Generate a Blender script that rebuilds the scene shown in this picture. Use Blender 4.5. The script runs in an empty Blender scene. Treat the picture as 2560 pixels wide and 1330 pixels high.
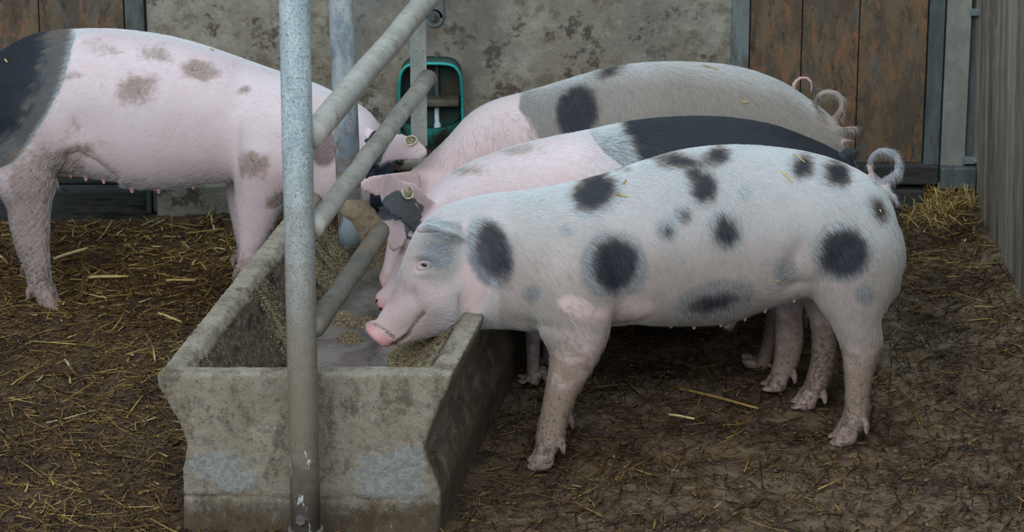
import bpy, bmesh, math, random
import numpy as np
from mathutils import Vector
from mathutils.bvhtree import BVHTree
from mathutils.kdtree import KDTree
random.seed(7); rng = np.random.default_rng(7)
scene = bpy.context.scene
C = scene.collection

# ---------------------------------------------------------------- camera, daylight, exposure
CAM_H, TILT, FPX, W, H = 2.5, math.radians(18), 7600.0, 2560, 1330
cam_d = bpy.data.cameras.new('camera'); cam = bpy.data.objects.new('camera', cam_d); C.objects.link(cam)
cam.location = (0, 0, CAM_H); cam.rotation_euler = (math.radians(90) - TILT, 0, 0)
cam_d.sensor_width = 36; cam_d.lens = FPX / W * 36; cam_d.clip_start = .05; cam_d.clip_end = 200
cam_d.dof.use_dof = True; cam_d.dof.focus_distance = 6.75; cam_d.dof.aperture_fstop = 9.0
scene.camera = cam
world = bpy.data.worlds.new('overcast'); scene.world = world; world.use_nodes = True
wn = world.node_tree; wn.nodes.clear()
wo = wn.nodes.new('ShaderNodeOutputWorld'); wb = wn.nodes.new('ShaderNodeBackground')
wb.inputs[0].default_value = (.68, .83, 1, 1); wb.inputs[1].default_value = .50
wn.links.new(wb.outputs[0], wo.inputs[0])
def area(name, loc, target, sx, sy, power, col):
    l = bpy.data.lights.new(name, 'AREA'); l.shape = 'RECTANGLE'; l.size = sx; l.size_y = sy; l.energy = power; l.color = col
    o = bpy.data.objects.new(name, l); C.objects.link(o); o.location = loc
    o.rotation_euler = (Vector(target) - Vector(loc)).to_track_quat('-Z', 'Y').to_euler(); return o
area('open_barn_front_daylight', (-1.5, 0.5, 4.4), (0, 6.7, .3), 7, 3.5, 390, (.93, .97, 1))
area('roof_light_strip', (0.2, 7.1, 4.6), (0, 7.1, 0), 5, 1.2, 115, (.66, .86, 1))
scene.view_settings.view_transform = 'Standard'; scene.view_settings.look = 'None'
scene.view_settings.gamma = 1; scene.view_settings.use_curve_mapping = False
scene.view_settings.exposure = 0.0

# ---------------------------------------------------------------- pixel <-> world helpers
CT, ST = math.cos(TILT), math.sin(TILT)
def ray(px, py):
    a, b = (px - W / 2) / FPX, -(py - H / 2) / FPX
    return Vector((a, CT + b * ST, -ST + b * CT))
def PY(px, py, Y):                      # point of the vertical plane at depth Y
    d = ray(px, py); k = Y / d.y; return Vector((d.x * k, Y, CAM_H + d.z * k))
def PZ(px, py, z=0.0):                  # point of the level plane at height z
    d = ray(px, py); k = (z - CAM_H) / d.z; return Vector((d.x * k, d.y * k, z))
def topx(co):                           # world (n,3) -> photo coordinates (n,2)
    z = co[:, 2] - CAM_H
    dep = co[:, 1] * CT - z * ST; up = co[:, 1] * ST + z * CT
    return W / 2 + FPX * co[:, 0] / dep, H / 2 - FPX * up / dep

# ---------------------------------------------------------------- numpy noise
def _h(ix, iy, iz):
    n = (ix * 374761393 + iy * 668265263 + iz * 2147483647 + 1274126177) & 0xffffffff
    n = ((n ^ (n >> 13)) * 1274126177) & 0xffffffff
    return ((n ^ (n >> 16)) & 0xffff) / 65535.0
def vnoise(p):
    i = np.floor(p).astype(np.int64); f = p - i; f = f * f * (3 - 2 * f)
    x, y, z = i[:, 0], i[:, 1], i[:, 2]; fx, fy, fz = f[:, 0], f[:, 1], f[:, 2]
    def L(a, b, t): return a + (b - a) * t
    return L(L(L(_h(x, y, z), _h(x+1, y, z), fx), L(_h(x, y+1, z), _h(x+1, y+1, z), fx), fy),
             L(L(_h(x, y, z+1), _h(x+1, y, z+1), fx), L(_h(x, y+1, z+1), _h(x+1, y+1, z+1), fx), fy), fz)
def fbm(p, s, o=4):
    r = np.zeros(len(p)); a = 1; t = 0; q = np.asarray(p, float) * s
    for k in range(o): r += a * (vnoise(q + 17.3 * k) - .5); t += a; a *= .5; q = q * 2.03
    return r / t * 2
def sstep(a, b, x): t = np.clip((x - a) / (b - a), 0, 1); return t * t * (3 - 2 * t)

# ---------------------------------------------------------------- objects
def tag(o, label=None, cat=None, group=None, kind=None):
    if label: o['label'] = label
    if cat: o['category'] = cat
    if group: o['group'] = group
    if kind: o['kind'] = kind
    return o
def thing(name, label, cat, loc=(0, 0, 0), group=None):
    o = bpy.data.objects.new(name, None); o.empty_display_size = .1; C.objects.link(o); o.location = loc
    return tag(o, label, cat, group)
def mesh_obj(name, v, f, mat, parent=None, smooth=True, attrs=None):
    v = np.asarray(v, float).reshape(-1, 3)
    if parent is not None:
        off = np.array(parent.location); q = parent.parent
        while q is not None: off = off + np.array(q.location); q = q.parent
        v = v - off
    me = bpy.data.meshes.new(name)
    if isinstance(f, np.ndarray):
        n, k = f.shape
        me.vertices.add(len(v)); me.vertices.foreach_set('co', v.astype(np.float32).ravel())
        me.loops.add(n * k); me.loops.foreach_set('vertex_index', f.astype(np.int32).ravel())
        me.polygons.add(n); me.polygons.foreach_set('loop_start', np.arange(0, n * k, k, dtype=np.int32))
        me.update(calc_edges=True)
    else:
        me.from_pydata([tuple(a) for a in v], [], f); me.update()
    me.validate()
    if smooth: me.polygons.foreach_set('use_smooth', [True] * len(me.polygons))
    for k, a in (attrs or {}).items():
        at = me.attributes.new(k, 'FLOAT', 'POINT'); at.data.foreach_set('value', np.asarray(a, np.float32))
    if mat: me.materials.append(mat)
    o = bpy.data.objects.new(name, me); C.objects.link(o)
    if parent is not None: o.parent = parent
    return o
class G:                                # grows one mesh from rings and boxes
    def __init__(s): s.v = []; s.f = []
    def loft(s, rings, n=20, e=2.0, cap=True, cup=0):
        """rings: (centre, u, v) half-axis vectors; closed ends rounded"""
        rings = [(Vector(c), Vector(u), Vector(w)) for c, u, w in rings]
        if cap:
            def ends(a, b):
                d = (a[0] - b[0]); d = d.normalized() if d.length > 1e-9 else Vector((0, 0, 1)); r = min(a[1].length, a[2].length) * (.8 if cap is True else cap)
                return [(a[0] + d * r * math.sin(t), a[1] * math.cos(t), a[2] * math.cos(t)) for t in (1.35, 1.0, .55)]
            rings = ends(rings[0], rings[1]) + rings + ends(rings[-1], rings[-2])[::-1]
        b0 = len(s.v)
        for c, u, w in rings:
            for i in range(n):
                t = 2 * math.pi * i / n; ct, st = math.cos(t), math.sin(t)
                x = math.copysign(abs(ct) ** (2 / e), ct); y = math.copysign(abs(st) ** (2 / e), st)
                s.v.append(c + u * x + w * (y + cup * x * x))
        m = len(rings)
        for j in range(m - 1):
            for i in range(n):
                a = b0 + j * n + i; b = b0 + j * n + (i + 1) % n
                s.f.append((a, b, b + n, a + n))
        s.f.append(tuple(b0 + i for i in range(n))[::-1]); s.f.append(tuple(b0 + (m - 1) * n + i for i in range(n)))
        return s
    def tube(s, pts, r, n=14, cap=True):
        pts = [Vector(p) for p in pts]; rs = r if isinstance(r, (list, tuple)) else [r] * len(pts)
        rings = []; ref = Vector((.13, .21, .97))
        for i, p in enumerate(pts):
            d = (pts[min(i + 1, len(pts) - 1)] - pts[max(i - 1, 0)]).normalized()
            u = (ref - d * ref.dot(d)); u = u.normalized() if u.length > .05 else d.orthogonal().normalized(); ref = u
            rings.append((p, u * rs[i], d.cross(u) * rs[i]))
        return s.loft(rings, n, 2, cap)
    def box(s, x0, x1, y0, y1, z0, z1):
        b = len(s.v)
        s.v += [Vector(p) for p in ((x0,y0,z0),(x1,y0,z0),(x1,y1,z0),(x0,y1,z0),(x0,y0,z1),(x1,y0,z1),(x1,y1,z1),(x0,y1,z1))]
        s.f += [tuple(b + i for i in q) for q in ((3,2,1,0),(4,5,6,7),(0,1,5,4),(1,2,6,5),(2,3,7,6),(3,0,4,7))]
        return s
    def build(s, name, mat, parent=None, smooth=True, bevel=0, seg=2):
        o = mesh_obj(name, [tuple(a) for a in s.v], s.f, mat, parent, smooth)
        if bevel:
            m = o.modifiers.new('bevel', 'BEVEL'); m.width = bevel; m.segments = seg; m.limit_method = 'ANGLE'
            o.data.polygons.foreach_set('use_smooth', [False] * len(o.data.polygons))
        return o
def catmull(a, k=4):
    a = [np.asarray(x, float) for x in a]; out = []
    for i in range(len(a) - 1):
        p0 = a[max(i - 1, 0)]; p1 = a[i]; p2 = a[i + 1]; p3 = a[min(i + 2, len(a) - 1)]
        for j in range(k):
            t = j / k
            out.append(.5 * ((2 * p1) + (-p0 + p2) * t + (2*p0 - 5*p1 + 4*p2 - p3) * t*t + (-p0 + 3*p1 - 3*p2 + p3) * t**3))
    out.append(a[-1]); return out
def section_rings(st, k=4):
    """st rows: (x1,y1,x2,y2, Y, b): two outline points in photo pixels at depth Y, sideways half width b in metres"""
    out = []
    for x1, y1, x2, y2, Y, b in catmull(st, k):
        p, q = PY(x1, y1, Y), PY(x2, y2, Y); c = (p + q) / 2; u = (p - q) / 2; E = u.length; u.normalize()
        a = math.sqrt(max(E * E - (b * ST / CT * u.z) ** 2, (.55 * E) ** 2))
        out.append((c, u * a, Vector((0, b, 0))))
    return out

# ---------------------------------------------------------------- materials
def hexc(h, s=1.0):
    r = [int(h[i:i+2], 16) / 255 for i in (0, 2, 4)]
    return tuple((x / 12.92 if x <= .04045 else ((x + .055) / 1.055) ** 2.4) * s for x in r) + (1,)
class M:
    def __init__(s, name, rough=.8, spec=.3):
        s.m = bpy.data.materials.new(name); s.m.use_nodes = True; s.t = s.m.node_tree
        s.b = s.t.nodes['Principled BSDF']; s.b.inputs['Roughness'].default_value = rough
        s.b.inputs['Specular IOR Level'].default_value = spec
        s.co = s.t.nodes.new('ShaderNodeTexCoord').outputs['Object']; s.height = None
    def n(s, t, **kw):
        x = s.t.nodes.new(t)
        for k, v in kw.items(): setattr(x, k, v)
        return x
    def L(s, a, b): s.t.links.new(a, b)
    def scaled(s, sc):
        mp = s.n('ShaderNodeMapping'); mp.inputs['Scale'].default_value = sc; s.L(s.co, mp.inputs[0]); return mp.outputs[0]
    def noise(s, scale, detail=6, rough=.6, sc=None, dist=0):
        x = s.n('ShaderNodeTexNoise'); x.inputs['Scale'].default_value = scale; x.inputs['Detail'].default_value = detail
        x.inputs['Roughness'].default_value = rough; x.inputs['Distortion'].default_value = dist
        s.L(s.scaled(sc) if sc else s.co, x.inputs['Vector']); return x.outputs['Fac']
    def ramp(s, fac, a, b, lo=0., hi=1.):
        x = s.n('ShaderNodeMapRange', interpolation_type='SMOOTHSTEP'); x.inputs[1].default_value = a; x.inputs[2].default_value = b
        x.inputs[3].default_value = lo; x.inputs[4].default_value = hi; s.L(fac, x.inputs[0]); return x.outputs[0]
    def math(s, op, a, b):
        x = s.n('ShaderNodeMath', operation=op)
        for i, q in enumerate((a, b)):
            if isinstance(q, (int, float)): x.inputs[i].default_value = q
            else: s.L(q, x.inputs[i])
        return x.outputs[0]
    def attr(s, name):
        x = s.n('ShaderNodeAttribute'); x.attribute_name = name; return x.outputs['Fac']
    def mix(s, a, b, fac, mode='MIX'):
        x = s.n('ShaderNodeMix', data_type='RGBA', blend_type=mode)
        for i, q in ((6, a), (7, b)):
            if isinstance(q, tuple): x.inputs[i].default_value = q
            else: s.L(q, x.inputs[i])
        if isinstance(fac, (int, float)): x.inputs[0].default_value = fac
        else: s.L(fac, x.inputs[0])
        return x.outputs[2]
    def color(s, c):
        if isinstance(c, tuple): s.b.inputs['Base Color'].default_value = c
        else: s.L(c, s.b.inputs['Base Color'])
        return s
    def bump(s, h, dist=.003, strength=1.):
        x = s.n('ShaderNodeBump'); x.inputs['Distance'].default_value = dist; x.inputs['Strength'].default_value = strength
        s.L(h, x.inputs['Height'])
        if s.height is not None: s.L(s.height, x.inputs['Normal'])
        s.height = x.outputs[0]; s.L(s.height, s.b.inputs['Normal']); return s
    def rough(s, r):
        s.L(r, s.b.inputs['Roughness']); return s
def dirty(name, base, second, dirt, s1=6, s2=22, amt=.5, rough=.8, bump=.002, sc=(1, 1, 1), spec=.3, speck=None, metallic=0):
    m = M(name, rough, spec)
    c = m.mix(hexc(base), hexc(second), m.ramp(m.noise(s1, 9, .72, sc, .05), .36, .64))
    c = m.mix(c, hexc(dirt), m.ramp(m.math('ADD', m.math('MULTIPLY', m.noise(s2, 10, .75, sc), .6), m.math('MULTIPLY', m.noise(s2 * .3, 4, .6, sc), .4)), .56 - amt * .16, .68 - amt * .12))
    if speck: c = m.mix(c, hexc(speck), m.ramp(m.noise(150, 3, .6), .62, .72))
    m.color(c); m.bump(m.noise(90, 8, .7, sc), bump)
    m.b.inputs['Metallic'].default_value = metallic
    return m
def plain(name, h, rough=.6, **k): return M(name, rough).color(hexc(h)).m

# ---------------------------------------------------------------- floor and walls
def ground_h(x, y):
    p = np.stack([x, y, np.zeros_like(x)], 1)
    h = .016 * fbm(p, 2.6, 3) + .013 * fbm(p, 12, 4) + .007 * fbm(p + 5, 50, 3)
    h += .06 * np.exp(-((x - 1.21) / .08) ** 2 - ((y - 8.12) / .10) ** 2)          # heap in the corner
    h += .05 * sstep(.16, 0, np.abs(x - 1.30)) + .02 * sstep(.3, 0, 8.12 - y)
    return h
def build_floor():
    nx, ny = 520, 560
    X, Y = np.meshgrid(np.linspace(-2.6, 1.42, nx), np.linspace(4.3, 8.25, ny))
    x, y = X.ravel(), Y.ravel(); v = np.stack([x, y, ground_h(x, y)], 1)
    i = (np.arange(ny - 1)[:, None] * nx + np.arange(nx - 1)[None]).ravel()
    f = np.stack([i, i + 1, i + nx + 1, i + nx], 1)
    m = M('packed_dung_litter', .75, .35)
    sx = m.n('ShaderNodeSeparateXYZ'); m.L(m.co, sx.inputs[0]); side = m.ramp(m.math('ADD', sx.outputs[0], m.math('MULTIPLY', m.noise(3, 4), .8)), .0, .9)
    c = m.mix(hexc('3c2b1c'), m.mix(hexc('765f49'), hexc('a28a6f'), side), m.ramp(m.noise(5, 9, .72), .36, .60))
    c = m.mix(c, hexc('998369'), m.ramp(m.noise(48, 9, .8), .50, .64))
    c = m.mix(c, hexc('7a5220'), m.ramp(m.noise(70, 6, .7, (1, 3.5, 1), 1.2), .56, .68))
    c = m.mix(c, hexc('1c150f'), m.ramp(m.noise(26, 8, .7, None, .5), .55, .68))
    c = m.mix(c, hexc('2a241f'), m.ramp(m.noise(4.2, 6, .62, (1, 1.6, 1), .3), .58, .68, 0, .8))
    m.color(c); m.bump(m.noise(45, 9, .8), .02); m.bump(m.noise(190, 5, .7, (1, 2.5, 1)), .007)
    m.rough(m.ramp(m.noise(7, 4), .35, .6, .45, .85))
    o = mesh_obj('floor', v, f, m.m); tag(o, kind='structure')
build_floor()
def straw_mesh(name, P0, D, L, R, tint, mat):
    """many flattened four-sided stalks with a slight bend"""
    n = len(P0); up = np.tile([0, 0, 1.0], (n, 1)); side = np.cross(D, up); side /= np.linalg.norm(side, axis=1)[:, None] + 1e-9
    nn = np.cross(side, D)
    bend = rng.normal(0, .035, n)[:, None] * L[:, None]
    V = []
    for t in (0, .5, 1):
        c = P0 + D * (L * t)[:, None] + side * bend * (1 if t == .5 else 0)
        for a, b in ((1, 0), (0, .45), (-1, 0), (0, -.45)): V.append(c + side * (R * a)[:, None] + nn * (R * b)[:, None])
    V = np.stack(V, 1).reshape(-1, 3); f = []
    for j in (0, 4):
        for k in range(4): f.append((j + k, j + (k + 1) % 4, j + 4 + (k + 1) % 4, j + 4 + k))
    f += [(3, 2, 1, 0), (8, 9, 10, 11)]
    F = (np.arange(n)[:, None, None] * 12 + np.array(f)[None]).reshape(-1, 4)
    return mesh_obj(name, V, F, mat, None, False, {'tint': np.repeat(tint, 12)})
def straw_mat():
    m = M('straw', .55, .35); t = m.attr('tint')
    r = m.n('ShaderNodeValToRGB'); m.L(t, r.inputs[0]); e = r.color_ramp
    e.elements[0].position = 0; e.elements[0].color = hexc('1f150c'); e.elements[1].position = 1; e.elements[1].color = hexc('d9c78f')
    for p, h in ((.3, '3a2a1a'), (.5, '644826'), (.7, '8d7038'), (.87, 'b59b58')):
        x = e.elements.new(p); x.color = hexc(h)
    m.color(m.mix(r.outputs[0], hexc('3d2c1a'), m.ramp(m.noise(55, 4), .5, .7, 0, .6)))
    m.bump(m.noise(300, 3), .0005); return m.m
STRAW = straw_mat()
def build_litter():
    def field(n, x0, x1, y0, y1, keep, Lm, Rm, tmu, name, label):
        x = rng.uniform(x0, x1, n); y = rng.uniform(y0, y1, n)
        k = rng.random(n) < keep(x, y); x, y = x[k], y[k]; n = len(x)
        # not inside the trough
        tx = x + .43 - .165 * (y - 5.87); k = ~((np.abs(tx) < .30) & (y > 5.88) & (y < 7.5)); x, y = x[k], y[k]; n = len(x)
        clump = fbm(np.stack([x, y, x * 0], 1), 4, 3)
        a = rng.uniform(0, math.pi, n) * .9 + rng.choice([0, math.pi], n) + fbm(np.stack([x, y, x * 0 + 3], 1), 2, 2) * 2
        el = rng.normal(.02, .16, n)
        D = np.stack([np.cos(a) * np.cos(el), np.sin(a) * np.cos(el), np.sin(el)], 1)
        L = np.clip(rng.lognormal(math.log(Lm), .75, n), .006, .13); R = np.clip(rng.lognormal(math.log(Rm), .35, n), .0004, .0035)
        z = ground_h(x, y) + rng.uniform(.000, .012, n)
        P0 = np.stack([x, y, z], 1) - D * (L * .5)[:, None]
        tint = np.clip(rng.normal(tmu(x, y), .15, n) + .12 * clump, 0, 1)
        return tag(straw_mesh(name, P0, D, L, R, tint, STRAW), label, 'straw', kind='stuff')
    left = lambda x, y: sstep(.1, -.7, x - .165 * (y - 6))
    back = lambda y: sstep(7.0, 8.1, y)
    field(75000, -1.9, 1.285, 5.3, 8.05, lambda x, y: np.clip(.42 + .5 * left(x, y) + .3 * back(y), 0, 1), .028, .0013,
          lambda x, y: .36 + .08 * left(x, y) + .06 * back(y), 'litter_fibres', 'short brown straw fibres trodden into the dung floor')
    field(10500, -1.9, 1.275, 5.4, 8.05, lambda x, y: np.clip(.10 + .30 * left(x, y) + .65 * back(y) * (left(x, y) + .12) + .6 * np.exp(-((x - 1.22) / .10) ** 2) * sstep(6.7, 7.6, y), 0, 1), .048, .0021,
          lambda x, y: .50 + .18 * back(y) + .14 * left(x, y), 'loose_straw', 'loose golden straw stalks strewn over the dung floor')
    n = 420; x = rng.normal(1.185, .045, n); y = np.minimum(rng.normal(8.06, .04, n), 8.12)
    x = np.clip(x, 1.08, 1.27)
    a = rng.uniform(0, 2 * math.pi, n); el = rng.normal(.35, .5, n)
    D = np.stack([np.cos(a) * np.cos(el), np.sin(a) * np.cos(el) * .4, np.sin(el)], 1); D /= np.linalg.norm(D, axis=1)[:, None]
    L = rng.uniform(.03, .08, n); P0 = np.stack([x, y, ground_h(x, y) + rng.uniform(-.005, .02, n)], 1) - D * (L * .4)[:, None]
    tag(straw_mesh('straw_heap', P0, D, L, rng.uniform(.001, .0025, n), np.clip(rng.normal(.78, .12, n), 0, 1), STRAW),
        'small golden straw heap piled in the right back corner', 'straw', kind='stuff')
build_litter()
def build_clods():
    n = 42000; x = rng.uniform(-1.7, 1.285, n); y = rng.uniform(5.4, 8.05, n)
    tx = x + .43 - .165 * (y - 5.87); k = ~((np.abs(tx) < .31) & (y > 5.86) & (y < 7.52)) & (rng.random(n) < .45 + .55 * sstep(-.3, .5, fbm(np.stack([x, y, x * 0], 1), 5, 3))); x, y = x[k], y[k]; n = len(x)
    r = np.clip(rng.lognormal(math.log(.0024), .45, n), .001, .008); base = np.stack([x, y, ground_h(x, y) + r * .2], 1)
    t = (1 + 5 ** .5) / 2; ic = np.array([(-1,t,0),(1,t,0),(-1,-t,0),(1,-t,0),(0,-1,t),(0,1,t),(0,-1,-t),(0,1,-t),(t,0,-1),(t,0,1),(-t,0,-1),(-t,0,1)], float) / 1.9
    fc = np.array([(0,11,5),(0,5,1),(0,1,7),(0,7,10),(0,10,11),(1,5,9),(5,11,4),(11,10,2),(10,7,6),(7,1,8),(3,9,4),(3,4,2),(3,2,6),(3,6,8),(3,8,9),(4,9,5),(2,4,11),(6,2,10),(8,6,7),(9,8,1)])
    st = np.stack([rng.uniform(.7, 1.8, n), rng.uniform(.7, 1.4, n), rng.uniform(.4, .8, n)], 1)
    V = (base[:, None] + ic[None] * st[:, None] * rng.uniform(.4, 1.45, (n, 12, 1)) * r[:, None, None]).reshape(-1, 3); F = (np.arange(n)[:, None, None] * 12 + fc[None]).reshape(-1, 3)
    m = M('dung_clod', .8, .3); c = m.mix(hexc('33251a'), hexc('7a6850'), m.attr('tint')); m.color(c)
    tag(mesh_obj('dung_crumbs', V, F, m.m, None, False, {'tint': np.repeat(np.clip(rng.beta(1.5, 2.5, n) + .25 * sstep(-.2, .8, x), 0, 1), 12)}), 'small brown dung crumbs and clods covering the pen floor', 'dung', kind='stuff')
build_clods()

YW = 8.14
def mottled(name, cols, bumpd=.004, sc=(1, 1, 1), speck=None, rough=.85):
    """cols: base, then (hex, noise scale, lo, hi, amount) layers"""
    m = M(name, rough, .3); c = hexc(cols[0])
    for h, s_, lo, hi, amt in cols[1:]: c = m.mix(c, hexc(h), m.ramp(m.noise(s_, 10, .78, sc), lo, hi, 0, amt))
    m.color(c); m.bump(m.noise(80, 9, .75, sc), bumpd); return m
concrete = mottled('old_concrete', ['989080', ('b3ae9e', 4, .46, .60, .8), ('716752', 7, .50, .60, .7), ('bbb9ad', 22, .54, .64, .5), ('4a4133', 9, .54, .60, .8), ('6a6e6e', 2.5, .5, .62, .5), ('3d3529', 45, .60, .68, .7)])
planks = mottled('rusty_brown_board', ['5d5244', ('7a6a54', 9, .45, .58, .8), ('94694a', 20, .50, .62, .75), ('5e6468', 11, .54, .64, .6), ('37302a', 28, .55, .63, .7), ('a9825c', 60, .58, .68, .6)], .003, (1.5, 1, .6))
steel = dirty('grimy_galvanised_steel', '5f6b6d', '79827f', '55503f', 9, 26, .45, .55, .0008, (2, 2, .5), .5)
steel_dark = dirty('dull_blue_grey_steel', '4a5252', '5f6868', '43392c', 8, 22, .5, .6, .0008, (2, 2, .5), .4)
dark_wood = dirty('dark_wet_timber', '3b3b39', '4d4c48', '26221d', 9, 30, .5, .85, .003, (.4, 1, 2))
def xw(px, y=YW): return PY(px, 200, y).x
def zw(py, y=YW): return PY(1280, py, y).z
o = G().box(-3.2, 1.75, YW + .05, YW + .15, -.02, 1.9).build('wall_back', concrete.m, None, False); tag(o, kind='structure')
o = G().box(xw(372), xw(1828), YW - .005, YW + .05, .015, 1.9).build('concrete_panel', concrete.m, None, False, .004)
tag(o, 'stained grey concrete wall panel behind the drinker and the pigs', 'wall panel')
def boards(xs, z0, labels, grp):
    for i in range(len(xs) - 1):
        g = G(); g.box(xw(xs[i]) + .0015, xw(xs[i + 1]) - .0015, YW - .02, YW + .05, z0, 1.9)
        o = g.build('wooden_board', planks.m, None, False, .002); tag(o, labels[i], 'board', grp)
boards([-260, -40, 108, 319], zw(440), ['brown stained upright board at the left picture edge', 'brown upright board above the black rump of the left pig',
        'orange-brown upright board left of the left steel post'], 'upright boards left of the concrete panel')
boards([1870, 2000, 2142, 2312], zw(402), ['orange-stained upright board right beside the middle steel post', 'brown upright board behind the curled tails, second from the steel post',
        'brown upright board between the curled tails and the right steel post'], 'upright boards right of the concrete panel')
def post_u(px0, px1, mat, label, z0=.02, dy=.03):
    g = G(); x0, x1 = xw(px0), xw(px1); t = .006
    g.box(x0, x1, YW - dy, YW - dy + t, z0, 1.9)
    g.box(x0, x0 + t, YW - dy + t, YW + .02, z0, 1.9); g.box(x1 - t, x1, YW - dy + t, YW + .02, z0, 1.9)
    o = g.build('steel_post', mat.m, None, False, .0015); tag(o, label, 'post', 'steel channel posts on the back wall'); return o
post_u(322, 368, steel_dark, 'narrow blue-grey steel post above the back of the left pig')
post_u(1826, 1868, steel, 'blue-grey steel post above the back of the farthest standing pigs')
post_u(2314, 2352, steel_dark, 'dull steel post at right end of the brown boards', zw(445))
post_u(2356, 2416, mottled('tan_grey_steel', ['7f8078', ('95958b', 6, .45, .6, .8), ('55493a', 30, .58, .66, .7)], .001, (1, 1, .6), None, .6), 'wide pale grey steel post in the right back corner', zw(438), .04)
post_u(2420, 2450, steel_dark, 'thin grey steel post tight against the ribbed side wall', zw(400), .02)
g = G().box(xw(2410), xw(2450), YW - .055, YW - .03, zw(397), zw(382)); g.tube([(xw(2440), YW - .06, zw(389)), (xw(2440), YW - .015, zw(389))], .006, 8)
tag(g.build('hinge_bracket', steel.m, None, False, .001), 'small steel bracket low on the wide pale post', 'bracket', 'brackets on the pale post')
g = G().box(xw(2410), xw(2450), YW - .055, YW - .03, zw(28), zw(14)); g.tube([(xw(2436), YW - .06, zw(20)), (xw(2436), YW - .015, zw(20))], .006, 8)
tag(g.build('hinge_bracket', steel.m, None, False, .001), 'small steel bracket high on the wide pale post', 'bracket', 'brackets on the pale post')
tag(G().box(xw(2060), xw(2352) - .002, YW - .05, YW - .006, zw(450), zw(402) - .001).build('timber_rail', dark_wood.m, None, False, .004), 'dark horizontal timber rail under the brown boards at right', 'timber')
tag(G().box(xw(2353), xw(2442), YW - .075, YW - .042, zw(455), zw(402)).build('steel_rail', steel_dark.m, None, False, .004), 'short dark steel rail above the straw heap', 'rail')
tag(G().box(xw(1850), xw(2316), YW - .06, YW + .04, -.01, zw(462)).build('timber_sleeper', dark_wood.m, None, False, .008), 'dark sleeper on the floor left of the straw heap', 'timber')
tag(G().box(xw(-300), xw(357), YW - .07, YW + .04, -.01, zw(455)).build('timber_sleeper', dark_wood.m, None, False, .01), 'dark sleeper on the floor below the belly of the left pig', 'timber')
tag(G().box(xw(-300), xw(320), YW - .03, YW + .02, zw(452), zw(440) - .001).build('timber_ledge', dark_wood.m, None, False, .002), 'thin dark timber strip above the left sleeper', 'timber')
tag(G().box(xw(384), xw(1830), YW - .045, YW - .006, -.01, zw(452)).build('concrete_kerb', concrete.m, None, False, .006), 'low grey concrete kerb at the foot of the panel', 'kerb')
# ribbed side wall
def right_wall():
    g = G(); ys = []; y = YW + .1; xr = 1.305; prof = []
    k = 0
    while y > 4.2:
        w = random.choice((.045, .055, .07, .035)); d = random.uniform(.004, .0075)
        prof += [(y, 0), (y - .004, -d), (y - w * .4, -d * 1.15), (y - w + .014, -d * .9), (y - w + .010, .006), (y - w + .003, .006)]; y -= w
    n = len(prof); b = 0
    for z in np.linspace(-.02, 1.9, 40):
        for (yy, dx) in prof: g.v.append(Vector((xr + dx - .03 * z + random.uniform(-.0007, .0007), yy, z)))
    for j in range(39):
        for i in range(n - 1):
            a = j * n + i; g.f.append((a, a + 1, a + 1 + n, a + n))
    m = mottled('muddy_ribbed_cladding', ['85796b', ('a89e92', 10, .47, .6, .8), ('4b4135', 16, .5, .6, .8), ('58646f', 24, .56, .64, .7), ('b6b2aa', 34, .58, .66, .6)], .003, (1.5, 2.2, .3), None, .6)
    per = [random.random() for _ in range(n // 6 + 1)]
    c0 = m.b.inputs['Base Color'].links[0].from_socket; c = m.mix(c0, m.mix(hexc('3f362d'), hexc('b4aca2'), m.attr('rib')), .42)
    c = m.mix(c, hexc('1d1814'), m.attr('gap_shade')); m.color(c)  # groove shade painted into the colour between the ribs
    o = mesh_obj('wall_right', [tuple(v) for v in g.v], g.f, m.m, None, False, {'rib': [per[i // 6] for _ in range(40) for i in range(n)], 'gap_shade': [(.85 if i % 6 in (0,) else .5 if i % 6 == 5 else 0) for _ in range(40) for i in range(n)]}); tag(o, kind='structure')
    s = o.modifiers.new('thick', 'SOLIDIFY'); s.thickness = .01; s.offset = 1
right_wall()

# bracket plate hanging high on the panel
g = G(); x0, x1 = xw(1063), xw(1110); zb = zw(55); g.box(x0, x1, YW - .02, YW - .006, zb + .015, 1.5)
cx = (x0 + x1) / 2; g.tube([(cx, YW - .02, zb + .016), (cx, YW - .006, zb + .016)], (x1 - x0) / 2, 24, False)
bp = thing('bracket_plate', 'grey steel strap with rounded end bolted high on the concrete panel', 'bracket', (cx, YW - .02, zb))
g.build('strap', steel.m, bp, False, .0015)
G().tube([(cx, YW - .034, zw(38)), (cx, YW - .018, zw(38))], .0105, 6, False).tube([(cx, YW - .024, zw(38)), (cx, YW - .018, zw(38))], .017, 20, False).build('bolt', steel_dark.m, bp, False, .001)

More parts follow.
